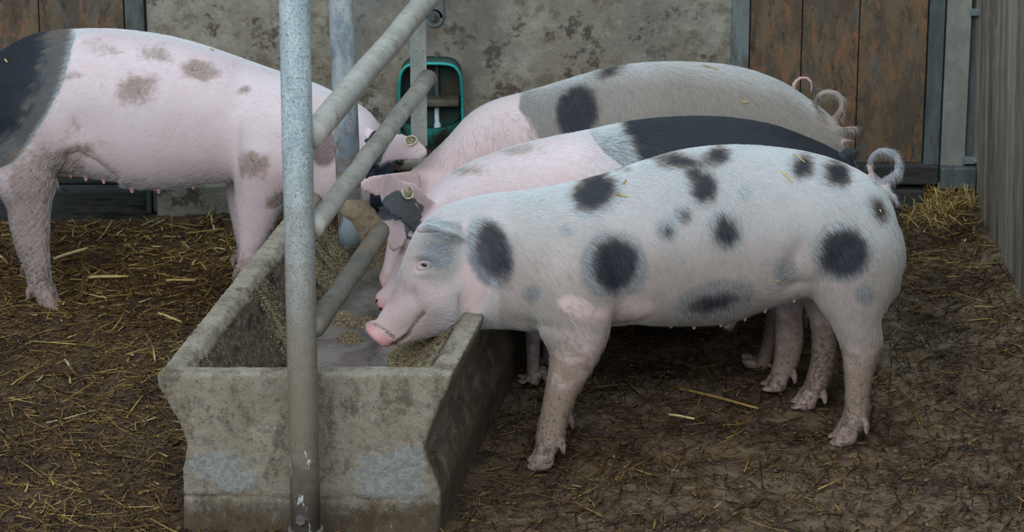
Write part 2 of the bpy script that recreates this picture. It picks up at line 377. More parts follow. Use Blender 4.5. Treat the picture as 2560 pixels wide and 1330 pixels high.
# green drinker bowl
def drinker():
    yb = YW - .0045
    teal = dirty('teal_enamel', '1f9a93', '2bb0a6', '4d4636', 9, 16, .25, .4, .0008, spec=.5); bowlm = dirty('wet_teal_enamel', '2a8a84', '2fa097', '4a4032', 14, 18, .45, .5, .001); inner = dirty('dirty_teal_enamel', '2f4f4a', '3c5a53', '4a4235', 14, 18, .7, .6, .002)
    cx, z1, z0 = xw(1076, yb - .08), zw(158, yb - .08), zw(362, yb - .08)
    hw = (xw(1156, yb - .08) - xw(997, yb - .08)) / 2
    t = thing('drinking_bowl', 'teal enamel drinking bowl with a high arched back on the concrete panel', 'drinker', (cx, yb, z0))
    arch = [(-hw, z0 + .02)] + [(-hw * 1.0, z0 + .10), (-hw * .97, z1 - .05), (-hw * .86, z1 - .018), (-hw * .6, z1 - .003), (0, z1), (hw * .6, z1 - .003), (hw * .86, z1 - .018), (hw * .97, z1 - .05), (hw, z0 + .10), (hw, z0 + .02)]
    pts = [(cx + a, yb - .085 + .02 * sstep(z1 - .02, z1 - .13, b), b) for a, b in arch]
    pts = [tuple(q) for q in catmull(pts, 4)]
    g = G()
    for r, (y_off) in ((0, 0), (1, 0)):
        for (a, y, z) in pts: g.v.append(Vector((a, y if r == 0 else yb, z)))
    n = len(pts)
    for i in range(n - 1): g.f.append((i, i + 1, n + i + 1, n + i))
    g.f.append(tuple(range(n, 2 * n)))
    o = g.build('hood', inner.m, t); s = o.modifiers.new('t', 'SOLIDIFY'); s.thickness = .004
    G().tube(pts, .0042, 8).build('rim', teal.m, t)
    # bowl: half round basin jutting out
    g = G(); A = 20
    for r, (k, z) in enumerate(((1.0, z0 + .07), (.98, z0 + .05), (.86, z0 + .02), (.6, z0 + .0), (.5, z0 + .01), (.80, z0 + .035), (.90, z0 + .068))):
        for i in range(A + 1):
            th = math.pi * i / A; g.v.append(Vector((cx - hw * 1.02 * k * math.cos(th), yb - .002 - .17 * k * math.sin(th), z)))
    for r in range(6):
        for i in range(A):
            a = r * (A + 1) + i; g.f.append((a, a + 1, a + A + 2, a + A + 1))
    g.build('bowl', bowlm.m, t)
    G().box(cx - hw * .9, cx + hw * .9, yb - .075, yb, z0 + .105, z0 + .125).build('guard_bar', dirty('mucky_steel', '5d5648', '77705f', '3b3023', 10, 20, .8).m, t, False, .006)
    G().tube([(cx + .016, yb - .03, z0 + .10), (cx + .016, yb - .06, z0 + .075), (cx + .018, yb - .075, z0 + .045)], .007, 10).tube([(cx + .018, yb - .07, z0 + .055), (cx + .018, yb - .085, z0 + .02)], .010, 10).build('nozzle', plain('bright_steel', 'b9c4c8', .25), t)
    G().tube([(cx + .016, yb - .02, z0 + .10), (cx + .016, yb - .012, z0 + .19), (cx + .016, yb - .004, z1 + .01)], .006, 8).build('water_pipe', steel_dark.m, t)
drinker()

# ---------------------------------------------------------------- trough
TY0, TY1, SL, TZ = 5.87, 7.5, .165, .36
def build_trough():
    L_ = [(392, 935), (391, 962), (402, 985), (416, 1010), (450, 1068), (464, 1112), (462, 1150), (456, 1172), (455, 1330)]
    R_ = [(1130, 935), (1124, 960), (1112, 990), (1098, 1020), (1075, 1075), (1062, 1120), (1064, 1150), (1085, 1195), (1102, 1240), (1098, 1330)]
    Lp = [PY(a, b, TY0) for a, b in L_]; Rp = [PY(a, b, TY0) for a, b in R_]
    zt = Lp[0].z
    Lp = [(p.x, p.z) for p in Lp] + [(Lp[-1].x, -.03)]; Rp = [(p.x, p.z) for p in Rp] + [(Rp[-1].x, -.03)]
    xl, xr = Lp[0][0], Rp[0][0]; cx = (xl + xr) / 2
    rim = .042; il, ir = xl + rim, xr - rim; zb = .105; xm = cx - .06; basin = []
    for i in range(21):
        s = math.cos(math.pi * i / 20); basin.append((xm - ((xm - il) if s > 0 else (ir - xm)) * s, zt - (zt - zb) * (1 - abs(s) ** 1.6)))
    outer = Lp[::-1] + Rp           # bottom left .. top left, top right .. bottom right
    full = Lp[::-1] + basin + Rp
    g = G()
    def ring(loop, y):
        b = len(g.v); g.v.extend(Vector((x + SL * (y - TY0), y, z)) for x, z in loop); return b
    nL, nB, nR = len(Lp), len(basin), len(Rp); ye, yf = TY0 + .05, TY1 - .05
    n = len(full)
    ys = [TY0, ye] + list(np.linspace(ye, yf, 12)[1:]) + [TY1]
    bases = [ring(full if ye <= y <= yf else [*Lp[::-1], *[(b[0], zt) for b in basin], *Rp], y) for y in ys]
    # end slabs: top row flat; inner end walls close the basin
    for j in range(len(ys) - 1):
        a, b = bases[j], bases[j + 1]
        for i in range(n - 1):
            if (j == 0 or j == len(ys) - 2) and nL <= i < nL + nB - 1: continue
            g.f.append((a + i, a + i + 1, b + i + 1, b + i))
        g.f.append((a + n - 1, a, b, b + n - 1))
    for j, (slab, inn) in enumerate(((bases[0], bases[1]), (bases[-1], bases[-2]))):
        t = len(g.v); y = ye if j == 0 else yf
        g.v.extend(Vector((x + SL * (y - TY0), y, zt)) for x, z in basin[1:-1])
        top = [inn + nL] + list(range(t, t + nB - 2)) + [inn + nL + nB - 1]
        low = list(range(inn + nL, inn + nL + nB)); sl = list(range(slab + nL, slab + nL + nB))
        for i in range(nB - 1):
            if i == 0: g.f.append((low[0], top[1], low[1]))
            elif i == nB - 2: g.f.append((low[i], top[i], low[i + 1]))
            else: g.f.append((low[i], top[i], top[i + 1], low[i + 1]))
            g.f.append((sl[i], sl[i + 1], top[i + 1], top[i]))
    g.f.append(tuple(bases[0] + i for i in range(n))); g.f.append(tuple(bases[-1] + i for i in range(n))[::-1])
    bm = bmesh.new(); vs = [bm.verts.new(v) for v in g.v]
    for f in g.f:
        try: bm.faces.new([vs[i] for i in f])
        except ValueError: pass
    bmesh.ops.remove_doubles(bm, verts=bm.verts, dist=1e-5); bmesh.ops.recalc_face_normals(bm, faces=bm.faces)
    V, F = remesh(bm, .0065)
    V = laplace(V, F, np.full(len(V), .5), 3)
    nrm = vnormals(V, F)
    d = .0016 * fbm(V, 30, 4) + .0012 * fbm(V, 110, 2)
    sl_ = V[:, 0] - SL * (V[:, 1] - TY0); uu = np.where(sl_ < xm, (sl_ - xm) / (xm - il), (sl_ - xm) / (ir - xm))
    inside = (V[:, 2] > zt - (zt - zb) * (1 - np.abs(uu) ** 1.6) - .012) & (np.abs(uu) < 1.02) & (V[:, 1] > ye - .01) & (V[:, 1] < yf + .01)
    d += inside * .004 * np.maximum(0, fbm(V, 38, 4))
    x, y = topx(V); front = sstep(TY0 + .02, TY0 + .005, V[:, 1])
    # broken crease and plaster repairs on the end face
    d += -front * .006 * np.exp(-((V[:, 2] - (.085 + .004 * fbm(V * [1, 0, 0], 9, 2))) / .003) ** 2)
    pl = np.zeros(len(V))
    for a, b, ra, rb in ((545, 1165, 75, 42), (590, 1200, 55, 32), (970, 1180, 85, 52), (1020, 1150, 50, 42), (940, 1215, 60, 30), (1000, 1215, 70, 40)):
        pl = np.maximum(pl, 1.2 - np.hypot((x - a) / ra, (y - b) / rb))
    pl = pl + .25 * fbm(V, 28, 4)
    d += front * .003 * sstep(.0, .3, pl); d -= front * .010 * np.exp(-((x - 628) / 13) ** 2 - ((y - 1068) / 20) ** 2)
    V = V + nrm * d[:, None]
    m = M('weathered_concrete_trough', .85, .35)
    c = m.mix(hexc('ab9e88'), hexc('c4b9a4'), m.ramp(m.noise(9, 8, .7), .35, .65))
    c = m.mix(c, hexc('6a5741'), m.ramp(m.noise(13, 10, .78, (1, 1, .7), .1), .50, .62, 0, .75))
    c = m.mix(c, hexc('82776a'), m.ramp(m.noise(44, 8, .78), .5, .62, 0, .7))
    c = m.mix(c, hexc('c2bfb2'), m.ramp(m.noise(160, 3, .6), .60, .70, 0, .7))
    c = m.mix(c, hexc('4a3c2c'), m.ramp(m.noise(120, 5, .6, (1, 1, 1)), .60, .68, 0, .7))
    pn = m.math('ADD', m.attr('plaster'), m.math('MULTIPLY', m.math('SUBTRACT', m.noise(60, 9, .8), .5), 2.6))
    c = m.mix(c, m.mix(hexc('a6a9a2'), hexc('c2c2ba'), m.ramp(m.noise(110, 5), .4, .6)), m.ramp(pn, .15, .40, 0, .9))
    low = m.math('ADD', m.attr('low'), m.math('MULTIPLY', m.math('SUBTRACT', m.noise(16, 8, .7), .5), 1.5))
    c = m.mix(c, hexc('57462f'), m.ramp(low, .3, .9, 0, .8))
    cr = m.math('ADD', m.attr('basin'), m.math('MULTIPLY', m.math('SUBTRACT', m.noise(22, 8, .75), .5), .8))
    cc = m.mix(hexc('57483a'), hexc('8d7a5b'), m.ramp(m.noise(75, 8, .75), .45, .62)); cc = m.mix(cc, hexc('2a231e'), m.ramp(m.noise(26, 7, .7, (1, .45, 1.5), .7), .52, .62))
    c = m.mix(c, cc, m.ramp(cr, .35, .65))
    c = m.mix(c, hexc('d3cdbf'), m.ramp(m.noise(130, 5, .7, (1, 1, .12)), .60, .70, 0, .45))
    c = m.mix(c, hexc('5b5042'), m.ramp(m.noise(260, 4, .7), .58, .66, 0, .6))
    m.color(c); m.bump(m.noise(150, 8, .8), .006); m.bump(m.noise(34, 6, .7), .006)
    bas = np.clip((zt - V[:, 2]) / .04, 0, 1) * inside
    tr = thing('feeding_trough', 'long weathered concrete feeding trough full of wet mash', 'trough', (cx, TY0, 0))
    body = mesh_obj('trough_body', V, F, m.m, tr, True, {'plaster': np.where(front > .5, pl, -1), 'low': front * sstep(.16, .0, V[:, 2]) + (1 - front) * sstep(.3, .05, V[:, 2]), 'basin': bas})
    # slurry, mash
    wz = .174
    gw = G(); nn = 40
    for j in range(nn + 1):
        y = ye - .01 + (yf - ye + .02) * j / nn
        for i in range(17):
            xx = il + (ir - il) * i / 16 + SL * (y - TY0); gw.v.append(Vector((xx, y, wz + .0006 * math.sin(i * 2.1 + j * 1.3))))
    for j in range(nn):
        for i in range(16): a = j * 17 + i; gw.f.append((a, a + 1, a + 18, a + 17))
    m = M('grey_slurry', .07, .5); m.color(m.mix(hexc('5b554e'), hexc('77706a'), m.ramp(m.noise(14, 5), .4, .6))); m.bump(m.noise(30, 3), .0012)
    tag(gw.build('feed_water', m.m), 'still grey liquid lying in the trough', 'water', kind='stuff')
    nx, ny = 150, 420
    S, Yg = np.meshgrid(np.linspace(il + .004, ir - .004, nx), np.linspace(ye, yf, ny)); s, y = S.ravel(), Yg.ravel(); xx = s + SL * (y - TY0)
    P = np.stack([xx, y, y * 0], 1); u = np.where(s < xm, (s - xm) / (xm - il), (s - xm) / (ir - xm))
    surf = zt - (zt - zb) * (1 - np.abs(u) ** 1.6)
    nz = fbm(P, 9, 4); fine = fbm(P, 60, 3)
    wall = surf - .005 + .008 * fine + .020 * nz - .006 * sstep(.24, .32, surf) + .016 * (u > 0) * sstep(6.7, 6.2, y) + .006 * (u > 0)                 # crust clinging to the basin
    px, py = topx(np.stack([xx, y, y * 0 + wz], 1))
    def blob(a, b, ra, rb): return np.exp(-((px - a) / ra) ** 2 - ((py - b) / rb) ** 2)
    pile = .085 * blob(1060, 905, 85, 42) + .03 * blob(930, 812, 85, 16) + .03 * blob(850, 800, 40, 22) + .04 * blob(870, 850, 45, 12) + .05 * blob(955, 640, 45, 40) + .04 * blob(840, 640, 35, 60) + .02 * blob(935, 760, 30, 10)
    bedz = wz - .022 + pile + .008 * nz + .004 * fine
    z = np.maximum(np.where(wall < zt - .03, wall, surf - .004), bedz); z = np.minimum(z, zt - .01)
    z = np.where((np.abs(u) > .97) | (y < ye + .004), surf - .01, z)
    i = (np.arange(ny - 1)[:, None] * nx + np.arange(nx - 1)[None]).ravel(); F2 = np.stack([i, i + 1, i + nx + 1, i + nx], 1)
    m = M('wet_grain_mash', .6, .4)
    c = m.mix(hexc('6b5e4a'), hexc('9c8d70'), m.ramp(m.noise(90, 6, .7), .42, .62)); c = m.mix(c, hexc('41352a'), m.ramp(m.noise(24, 8, .75, (1, .6, 1), .6), .5, .62))
    c = m.mix(c, hexc('c3b184'), m.ramp(m.noise(260, 2, .5), .64, .70)); m.color(c); m.bump(m.noise(140, 5, .7), .006)
    tag(mesh_obj('feed_mash', np.stack([xx, y, z], 1), F2, m.m), 'lumpy yellowish grain mash crusted in the trough', 'animal feed', kind='stuff')
    # grain crumbs
    k = rng.choice(len(z), 42000, p=(w := np.where(z > wz + .001, .035 + 10 * pile ** 1.2 + .2 * (nz > .25), .0)) / w.sum()); r = rng.uniform(.0008, .0024, len(k))
    base = np.stack([xx[k], y[k], z[k]], 1) + rng.normal(0, .002, (len(k), 3)); oc = np.array([(1,0,0),(0,1,0),(-1,0,0),(0,-1,0),(0,0,1),(0,0,-1)], float)
    jit = rng.uniform(.5, 1.3, (len(k), 6, 1)); V3 = (base[:, None] + oc[None] * jit * r[:, None, None]).reshape(-1, 3)
    of = np.array([(0,1,4),(1,2,4),(2,3,4),(3,0,4),(1,0,5),(2,1,5),(3,2,5),(0,3,5)]); F3 = (np.arange(len(k))[:, None, None] * 6 + of[None]).reshape(-1, 3)
    m = M('grain_crumb', .6, .3); m.color(m.mix(hexc('75644a'), hexc('b8a67e'), m.attr('tint')))
    tag(mesh_obj('feed_crumbs', V3, F3, m.m, None, False, {'tint': np.repeat(rng.random(len(k)) ** 1.5, 6)}), 'scattered pale grain crumbs on the wet mash', 'animal feed', kind='stuff')

def remesh(bm, vox):
    me = bpy.data.meshes.new('tmp'); bm.to_mesh(me); bm.free(); o = bpy.data.objects.new('tmp', me); C.objects.link(o)
    m = o.modifiers.new('r', 'REMESH'); m.mode = 'VOXEL'; m.voxel_size = vox; m.adaptivity = 0
    dg = bpy.context.evaluated_depsgraph_get(); ev = o.evaluated_get(dg); r = ev.to_mesh()
    V = np.empty(len(r.vertices) * 3); r.vertices.foreach_get('co', V); V = V.reshape(-1, 3)
    F = np.empty(len(r.polygons) * 4, np.int32); lt = np.empty(len(r.polygons), np.int32); r.polygons.foreach_get('loop_total', lt)
    assert (lt == 4).all(); r.loops.foreach_get('vertex_index', F); F = F.reshape(-1, 4)
    ev.to_mesh_clear(); bpy.data.objects.remove(o); bpy.data.meshes.remove(me)
    return V, F
def edges(F):
    E = np.concatenate([F[:, [0, 1]], F[:, [1, 2]], F[:, [2, 3]], F[:, [3, 0]]]); E.sort(1)
    return np.unique(E, axis=0)
def laplace(V, F, w, it):
    E = edges(F); n = len(V); deg = np.bincount(E.ravel(), minlength=n).astype(float); deg[deg == 0] = 1
    for _ in range(it):
        S = np.stack([np.bincount(E[:, 0], V[E[:, 1], k], n) + np.bincount(E[:, 1], V[E[:, 0], k], n) for k in range(3)], 1)
        V = V + (S / deg[:, None] - V) * w[:, None]
    return V
def smooth_scalar(a, F, it):
    E = edges(F); n = len(a); deg = np.maximum(np.bincount(E.ravel(), minlength=n), 1)
    for _ in range(it): a = .5 * a + .5 * (np.bincount(E[:, 0], a[E[:, 1]], n) + np.bincount(E[:, 1], a[E[:, 0]], n)) / deg
    return a
def vnormals(V, F):
    fn = np.cross(V[F[:, 2]] - V[F[:, 0]], V[F[:, 3]] - V[F[:, 1]]); n = np.zeros_like(V)
    for k in range(3): n[:, k] = sum(np.bincount(F[:, j], fn[:, k], len(V)) for j in range(4))
    return n / (np.linalg.norm(n, axis=1)[:, None] + 1e-12)
build_trough()

# ---------------------------------------------------------------- pipes of the feed barrier
galv = dirty('speckled_galvanised_pipe', '8f9590', 'a9aca3', '766c58', 22, 90, .35, .5, .0006, (1.5, 1.5, .6), .5, 'c4cfd0')
galv_dull = dirty('dusty_galvanised_pipe', '979389', 'aba79c', '7b705e', 16, 60, .3, .6, .0008, (1, 1, 1), .4, 'a2a8a6')
mucky = dirty('mud_crusted_pipe', '5f5d58', '7a7164', '7c6b53', 14, 50, .5, .7, .0025, (1, 1, 1), .4)
def post1():
    yp = 5.79; m = M('galvanised_post_with_dung_splashes', .5, .5)
    c = m.mix(hexc('9fb2b8'), hexc('c3d0d1'), m.ramp(m.noise(14, 8, .7, (1.4, 1.4, .6)), .35, .65))
    c = m.mix(c, hexc('77868c'), m.ramp(m.noise(230, 4, .6), .54, .64, 0, .8))
    c = m.mix(c, hexc('6f6350'), m.ramp(m.noise(170, 8, .8), .51, .60, 0, .7))
    hgt = m.n('ShaderNodeSeparateXYZ'); m.L(m.co, hgt.inputs[0])
    z = m.math('ADD', hgt.outputs[2], m.math('MULTIPLY', m.math('SUBTRACT', m.noise(9, 8, .7), .5), .55))
    c = m.mix(c, hexc('7a6a54'), m.ramp(z, 1.0, .35, 0, .9))
    c = m.mix(c, hexc('45403c'), m.ramp(m.math('ADD', hgt.outputs[2], m.math('MULTIPLY', m.math('SUBTRACT', m.noise(16, 8, .7), .5), .5)), .30, .10, 0, .7))
    c = m.mix(c, hexc('c9c9c4'), m.ramp(m.math('MULTIPLY', m.noise(45, 5, .7, (1, 1, .35)), m.ramp(hgt.outputs[2], .34, .25)), .60, .64))
    m.color(c); m.bump(m.noise(80, 6, .7), .001)
    a, b = PY(736, 0, yp), PY(764, 1300, yp); d = (a - b).normalized()
    t = thing('barrier_post', 'thick galvanised upright post standing in front of the trough end', 'post', (b.x, yp, 0))
    p0 = b - d * (b.z / d.z); p1 = b + d * 1.9
    G().tube([p0 + d * i * (p1 - p0).length / 12 for i in range(13)], .0306, 32, False).build('pipe', m.m, t)
    G().tube([p0 + Vector((0, 0, .028)), p0 + Vector((0, 0, .052))], .037, 24, False).build('collar', mucky.m, t, True, .002)
    q = PY(752, 1297, yp - .03); G().tube([q, q + Vector((0, -.012, 0))], .011, 6, False).build('bolt', mucky.m, t, False, .001)
post1()
XP = lambda y: -.398 + SL * (y - 5.80)          # pipes run parallel to the trough
def pipe(name, z, y0, y1, r, mat, label, dx0=0, dx1=0, extra=None):
    n = 14; pts = []
    for i in range(n + 1):
        y = y0 + (y1 - y0) * i / n; pts.append((XP(y) + dx0 + (dx1 - dx0) * i / n + .0015 * math.sin(i * 1.7), y, z + .001 * math.sin(i * 2.3)))
    if extra: pts += extra
    o = G().tube(pts, r, 28, False if not extra else True).build(name, mat); tag(o, label, 'pipe', 'rails of the feed barrier'); return o
pipe('barrier_rail', .885, 5.80, 8.05, .0265, galv_dull.m, 'thick dusty top rail running back above the trough')
pipe('barrier_rail', .694, 5.80, 7.0, .0205, galv_dull.m, 'thinner middle rail ending at the flat hanging bar')
pipe('barrier_rail', .485, 5.80, 6.44, .0215, mucky.m, 'lowest dark mucky rail reaching down to the second post', .0, -.0, [(XP(6.47) - .006, 6.475, .478), (XP(6.49) - .03, 6.49, .465)])
# second post hanging above the trough
def post2():
    y2 = 6.49; b = PY(878, 612, y2); a = PY(852, 0, y2); d = (a - b).normalized(); top = b + d * 1.5
    m = M('streaked_galvanised_post', .5, .5); sep = m.n('ShaderNodeSeparateXYZ'); m.L(m.co, sep.inputs[0])
    c = m.mix(hexc('6f7c86'), hexc('aab2b2'), m.ramp(m.noise(10, 8, .7, (1.5, 1.5, .6)), .38, .6))
    c = m.mix(c, hexc('756650'), m.ramp(m.math('ADD', m.noise(34, 9, .8), m.ramp(sep.outputs[2], .45, .0, 0, .16)), .54, .66, 0, .85))
    m.color(c); m.bump(m.noise(90, 6, .7), .0015)
    t = thing('barrier_post', 'second galvanised post hanging with its cut end over the trough', 'post', tuple(b))
    G().tube([b + d * 1.5 * i / 10 for i in range(11)], .0275, 30, False).build('pipe', m.m, t)
    G().loft([((b.x + dx, y2 + dy, z), (.0285, 0, 0), (0, .0285, 0)) for dx, dy, z in ((.0, -.0, b.z + .008), (.0, -.0, b.z + .04), (.0, 0, b.z + .075))], 24, 2, False).build('sleeve', plain('bright_zinc', '7b868b', .5), t)
    g = G()
    g.loft([((b.x + .002, y2 - .008, b.z + .100), (.032, 0, 0), (0, .030, 0)), ((b.x + .016, y2 - .010, b.z + .080), (.040, 0, 0), (0, .032, 0)), ((b.x + .036, y2 - .008, b.z + .055), (.038, 0, 0), (0, .030, 0)), ((b.x + .042, y2 - .004, b.z + .030), (.030, 0, 0), (0, .026, 0)), ((b.x + .030, y2 - .004, b.z + .0), (.014, 0, 0), (0, .016, 0))], 20)
    bm = bmesh.new(); vs = [bm.verts.new(v) for v in g.v]; [bm.faces.new([vs[i] for i in f]) for f in g.f]
    V, F = remesh(bm, .004); V = V + vnormals(V, F) * (.006 * fbm(V, 45, 4))[:, None]
    mesh_obj('mud_lump', V, F, dirty('dried_muck', '8d7d66', 'a3937a', '6b5a45', 20, 40, .7, .9, .004).m, t)
post2()
def hanger():
    yh = 7.03; a, b = PY(1042, 0, yh), PY(1048, 366, yh)
    t = thing('hanging_bar', 'flat galvanised bar hanging in front of the teal drinking bowl', 'bar', (b.x, yh, b.z))
    G().box(b.x - .0195, b.x + .0195, yh, yh + .008, b.z, 1.5).build('bar', galv.m, t, False, .0015)
    G().tube([(XP(7.0) , 6.985, .694), (XP(7.0), 6.998, .694)], .0225, 20, False).build('weld', mucky.m, t)
hanger()

# ---------------------------------------------------------------- pigs
def pig_skin(name, pink, halo, core, tone, mud, HW=.10):
    m = M(name, .62, .3)
    def thr(a, amp, sc, w, off=0.):
        v = m.math('ADD', m.attr(a), m.math('MULTIPLY', m.math('SUBTRACT', m.noise(sc, 6, .65), .5), amp)); return m.ramp(v, -w + off, w + off)
    c = m.mix(hexc(pink), m.mix(hexc(pink), hexc('c59c9a'), .30), m.ramp(m.noise(9, 6, .6), .4, .7))
    c = m.mix(c, hexc(tone), thr('tone', .7, 12, .35))
    c = m.mix(c, hexc('cf9a97'), m.ramp(m.attr('rosy'), .1, 1))
    c = m.mix(c, hexc(halo), thr('halo', .9, 60, HW))
    c = m.mix(c, hexc(core), thr('core', 1.0, 45, .55))
    md = m.math('ADD', m.attr('mud'), m.math('MULTIPLY', m.math('SUBTRACT', m.noise(24, 10, .78), .5), 1.7))
    c = m.mix(c, hexc(mud), m.ramp(md, .12, .62, 0, .85))
    c = m.mix(c, hexc('43382c'), m.ramp(m.math('ADD', m.math('MULTIPLY', m.attr('mud'), .22), m.noise(110, 8, .8)), .68, .76, 0, .7))
    c = m.mix(c, hexc('6b5140'), m.ramp(m.noise(230, 3, .6), .66, .76, 0, .45))
    m.color(c); m.b.inputs['Subsurface Weight'].default_value = .06; m.b.inputs['Subsurface Radius'].default_value = (.012, .004, .003)
    m.b.inputs['Subsurface Scale'].default_value = 1.0
    m.bump(m.noise(70, 5, .6, (1, 1, .5)), .0012); m.bump(m.noise(330, 3, .6, (1, 1, .4)), .0004)
    m.bump(m.attr('groove'), .006, 1)
    m.L(m.ramp(m.attr('rosy'), .2, 1, .62, .38), m.b.inputs['Roughness'])
    return m.m
HOOF = (lambda m: (m.color(m.mix(m.mix(hexc('a08a80'), hexc('7d6c62'), m.ramp(m.noise(30, 5), .4, .65)), hexc('4a3c30'), m.ramp(m.noise(70, 8, .75), .48, .60, 0, .85))), m.bump(m.noise(140, 4), .0008), m.m)[-1])(M('pig_hoof', .55, .4))
TEAT = plain('pig_teat', 'd3a3ab', .5)
TAGM = (lambda m: (m.color(m.mix(hexc('e6dfc0'), hexc('b3a987'), m.ramp(m.noise(160, 4), .45, .6))), m.m)[-1])(M('ear_tag_plastic', .45, .5))
TAGD = (lambda m: (m.color(m.mix(hexc('b0a684'), hexc('746d56'), m.ramp(m.noise(260, 4), .42, .58))), m.m)[-1])(M('ear_tag_grimy_face', .6, .3))
def hair_mat(name):
    m = M(name, .5, .4); r = m.n('ShaderNodeValToRGB'); m.L(m.attr('shade'), r.inputs[0]); e = r.color_ramp
    e.elements[0].position = 0; e.elements[0].color = hexc('2a3036'); e.elements[1].position = 1; e.elements[1].color = hexc('eaf3f7')
    for p, h in ((.3, '45494e'), (.55, '8b7f72'), (.75, 'c3bfb8')): x = e.elements.new(p); x.color = hexc(h)
    m.color(r.outputs[0]); return m.m
HAIR = hair_mat('pig_bristle')
def spots(x, y, lst):
    r = np.full(len(x), -5.)
    for cx, cy, rx, ry, a in lst:
        a = math.radians(a); dx, dy = x - cx, y - cy; u = (dx * math.cos(a) + dy * math.sin(a)) / rx; v = (-dx * math.sin(a) + dy * math.cos(a)) / ry
        r = np.maximum(r, (1 - np.hypot(u, v)) * min(rx, ry) / 22)
    return r
class Pig:
    def __init__(s, name_label, Yc, vox=.0055):
        s.g = G(); s.fine = []; s.label = name_label; s.Y = Yc; s.vox = vox
    def part(s, st, n=22, e=2.15, k=4): s.g.loft(section_rings(st, k), n, e); return s
    def detail(s, fn):
        a = len(s.g.v); fn(s.g); s.fine += s.g.v[a:]; return s
    def finish(s, name, group, mat, base, attrs, smooth=26, reg=(), fine_keep=.06, sculpt=None):
        bm = bmesh.new(); vs = [bm.verts.new(v) for v in s.g.v]
        for f in s.g.f: bm.faces.new([vs[i] for i in f])
        V, F = remesh(bm, s.vox)
        w = np.full(len(V), .5)
        if s.fine:
            kd = KDTree(len(s.fine)); [kd.insert(p, i) for i, p in enumerate(s.fine)]; kd.balance()
            d = np.array([kd.find(tuple(p))[2] for p in V]); w = .5 * np.clip(sstep(.004, .030, d), fine_keep, 1)
        x, y = topx(V)
        for cx, cy, r, f in reg: w *= 1 - (1 - f) * sstep(r, r * .6, np.hypot(x - cx, y - cy))
        w = smooth_scalar(w, F, 6)
        V = laplace(V, F, w, smooth); N = vnormals(V, F)
        if sculpt: V = V + N * sculpt(V, N, *topx(V))[:, None]
        V = laplace(V, F, w * .6, 3)
        N = vnormals(V, F); x, y = topx(V)
        A = dict(core=np.full(len(V), -5.), halo=np.full(len(V), -5.), tone=np.full(len(V), -1.), mud=np.zeros(len(V)), rosy=np.zeros(len(V)), groove=np.zeros(len(V)))
        A.update(attrs(V, N, x, y))
        A['mud'] = A['mud'] + .55 * sstep(.30, .04, V[:, 2]) - .1
        root = thing(name, s.label, 'pig', base, group); s.root = root
        s.body = mesh_obj('body', V, F, mat, root, True, A)
        s.V, s.F, s.N, s.A = V, F, N, A
        s.bvh = BVHTree.FromPolygons([tuple(p) for p in V], [tuple(int(i) for i in f) for f in F])
        return s
    def hit(s, px, py):
        r = s.bvh.ray_cast(Vector((0, 0, CAM_H)), ray(px, py).normalized()); return r[0], r[1]
    def hoof(s, px, py, Y, sd, size=1.0, z=None, lift=0., splay=0, dewside=1):
        """two claws and two dewclaws; px,py pastern end, sd facing"""
        c = PY(px, py, Y); k = size
        g = G()
        for o in (-1, 1):
            yo = o * .0165 * k; x = c.x
            g.loft([((x - sd * .006 * k, Y + yo * .8, c.z + .012 * k), (.019 * k, 0, 0), (0, .016 * k, 0)),
                    ((x + sd * .004 * k, Y + yo, c.z * .68 + lift * .3), (.0215 * k, 0, 0), (0, .0175 * k, 0)),
                    ((x + sd * .008 * k, Y + yo * 1.05, c.z * .36 + lift * .6), (.0235 * k, 0, -.002), (0, .017 * k, 0)),
                    ((x + sd * .015 * k, Y + yo * 1.08, .011 + lift), (.0245 * k, 0, -.003 * k), (0, .0155 * k, 0))], 14, 2.4)
            # dewclaw
            g.loft([((x - sd * .026 * k, Y + o * .016 * k, c.z + .020 * k), (.010 * k, 0, 0), (0, .010 * k, 0)),
                    ((x - sd * .032 * k, Y + o * .020 * k, c.z + .006 * k), (.0085 * k, 0, 0), (0, .008 * k, 0)),
                    ((x - sd * .034 * k, Y + o * .022 * k, c.z - .010 * k), (.0045 * k, 0, 0), (0, .0045 * k, 0))], 10)
        bm = bmesh.new(); vs = [bm.verts.new((v.x, v.y, max(v.z, .002 + lift))) for v in g.v]; [bm.faces.new([vs[i] for i in f]) for f in g.f]
        V, F = remesh(bm, .003); V = laplace(V, F, np.full(len(V), .5), 3)
        mesh_obj('hoof', V, F, HOOF, s.root)
    def teats(s, lst, yo=-.045):
        for px, py, k in lst:
            p = PY(px, py, s.Y + yo); r = s.bvh.ray_cast(Vector((p.x, p.y, -.5)), Vector((0, 0, 1)))
            if r[0] is None: continue
            q = r[0]; G().loft([(q + Vector((0, 0, .006)), (.009 * k, 0, 0), (0, .009 * k, 0)), (q + Vector((0, 0, -.002)), (.0055 * k, 0, 0), (0, .0055 * k, 0)), (q + Vector((0, -.001, -.007 * k)), (.0035 * k, 0, 0), (0, .0035 * k, 0))], 12).build('teat', TEAT, s.root)
    def ear_tag(s, px, py, r=.0165, up=None):
        q, n = s.hit(px, py)
        if up is not None: n = (n + Vector(up)).normalized()
        q = q + n * .003; u = n.orthogonal().normalized(); w = n.cross(u)
        g = G()
        t = mesh_obj('ear_tag', *disc(q, n, u, w, r * .82, .0022), TAGD, s.root)
        ring = [q + n * .0014 + (u * math.cos(a) + w * math.sin(a)) * r * .86 for a in np.linspace(0, 2 * math.pi, 33)]
        b0 = G().tube(ring, r * .10, 8, False).build('tag_rim', TAGM, s.root)
        b0.parent = t
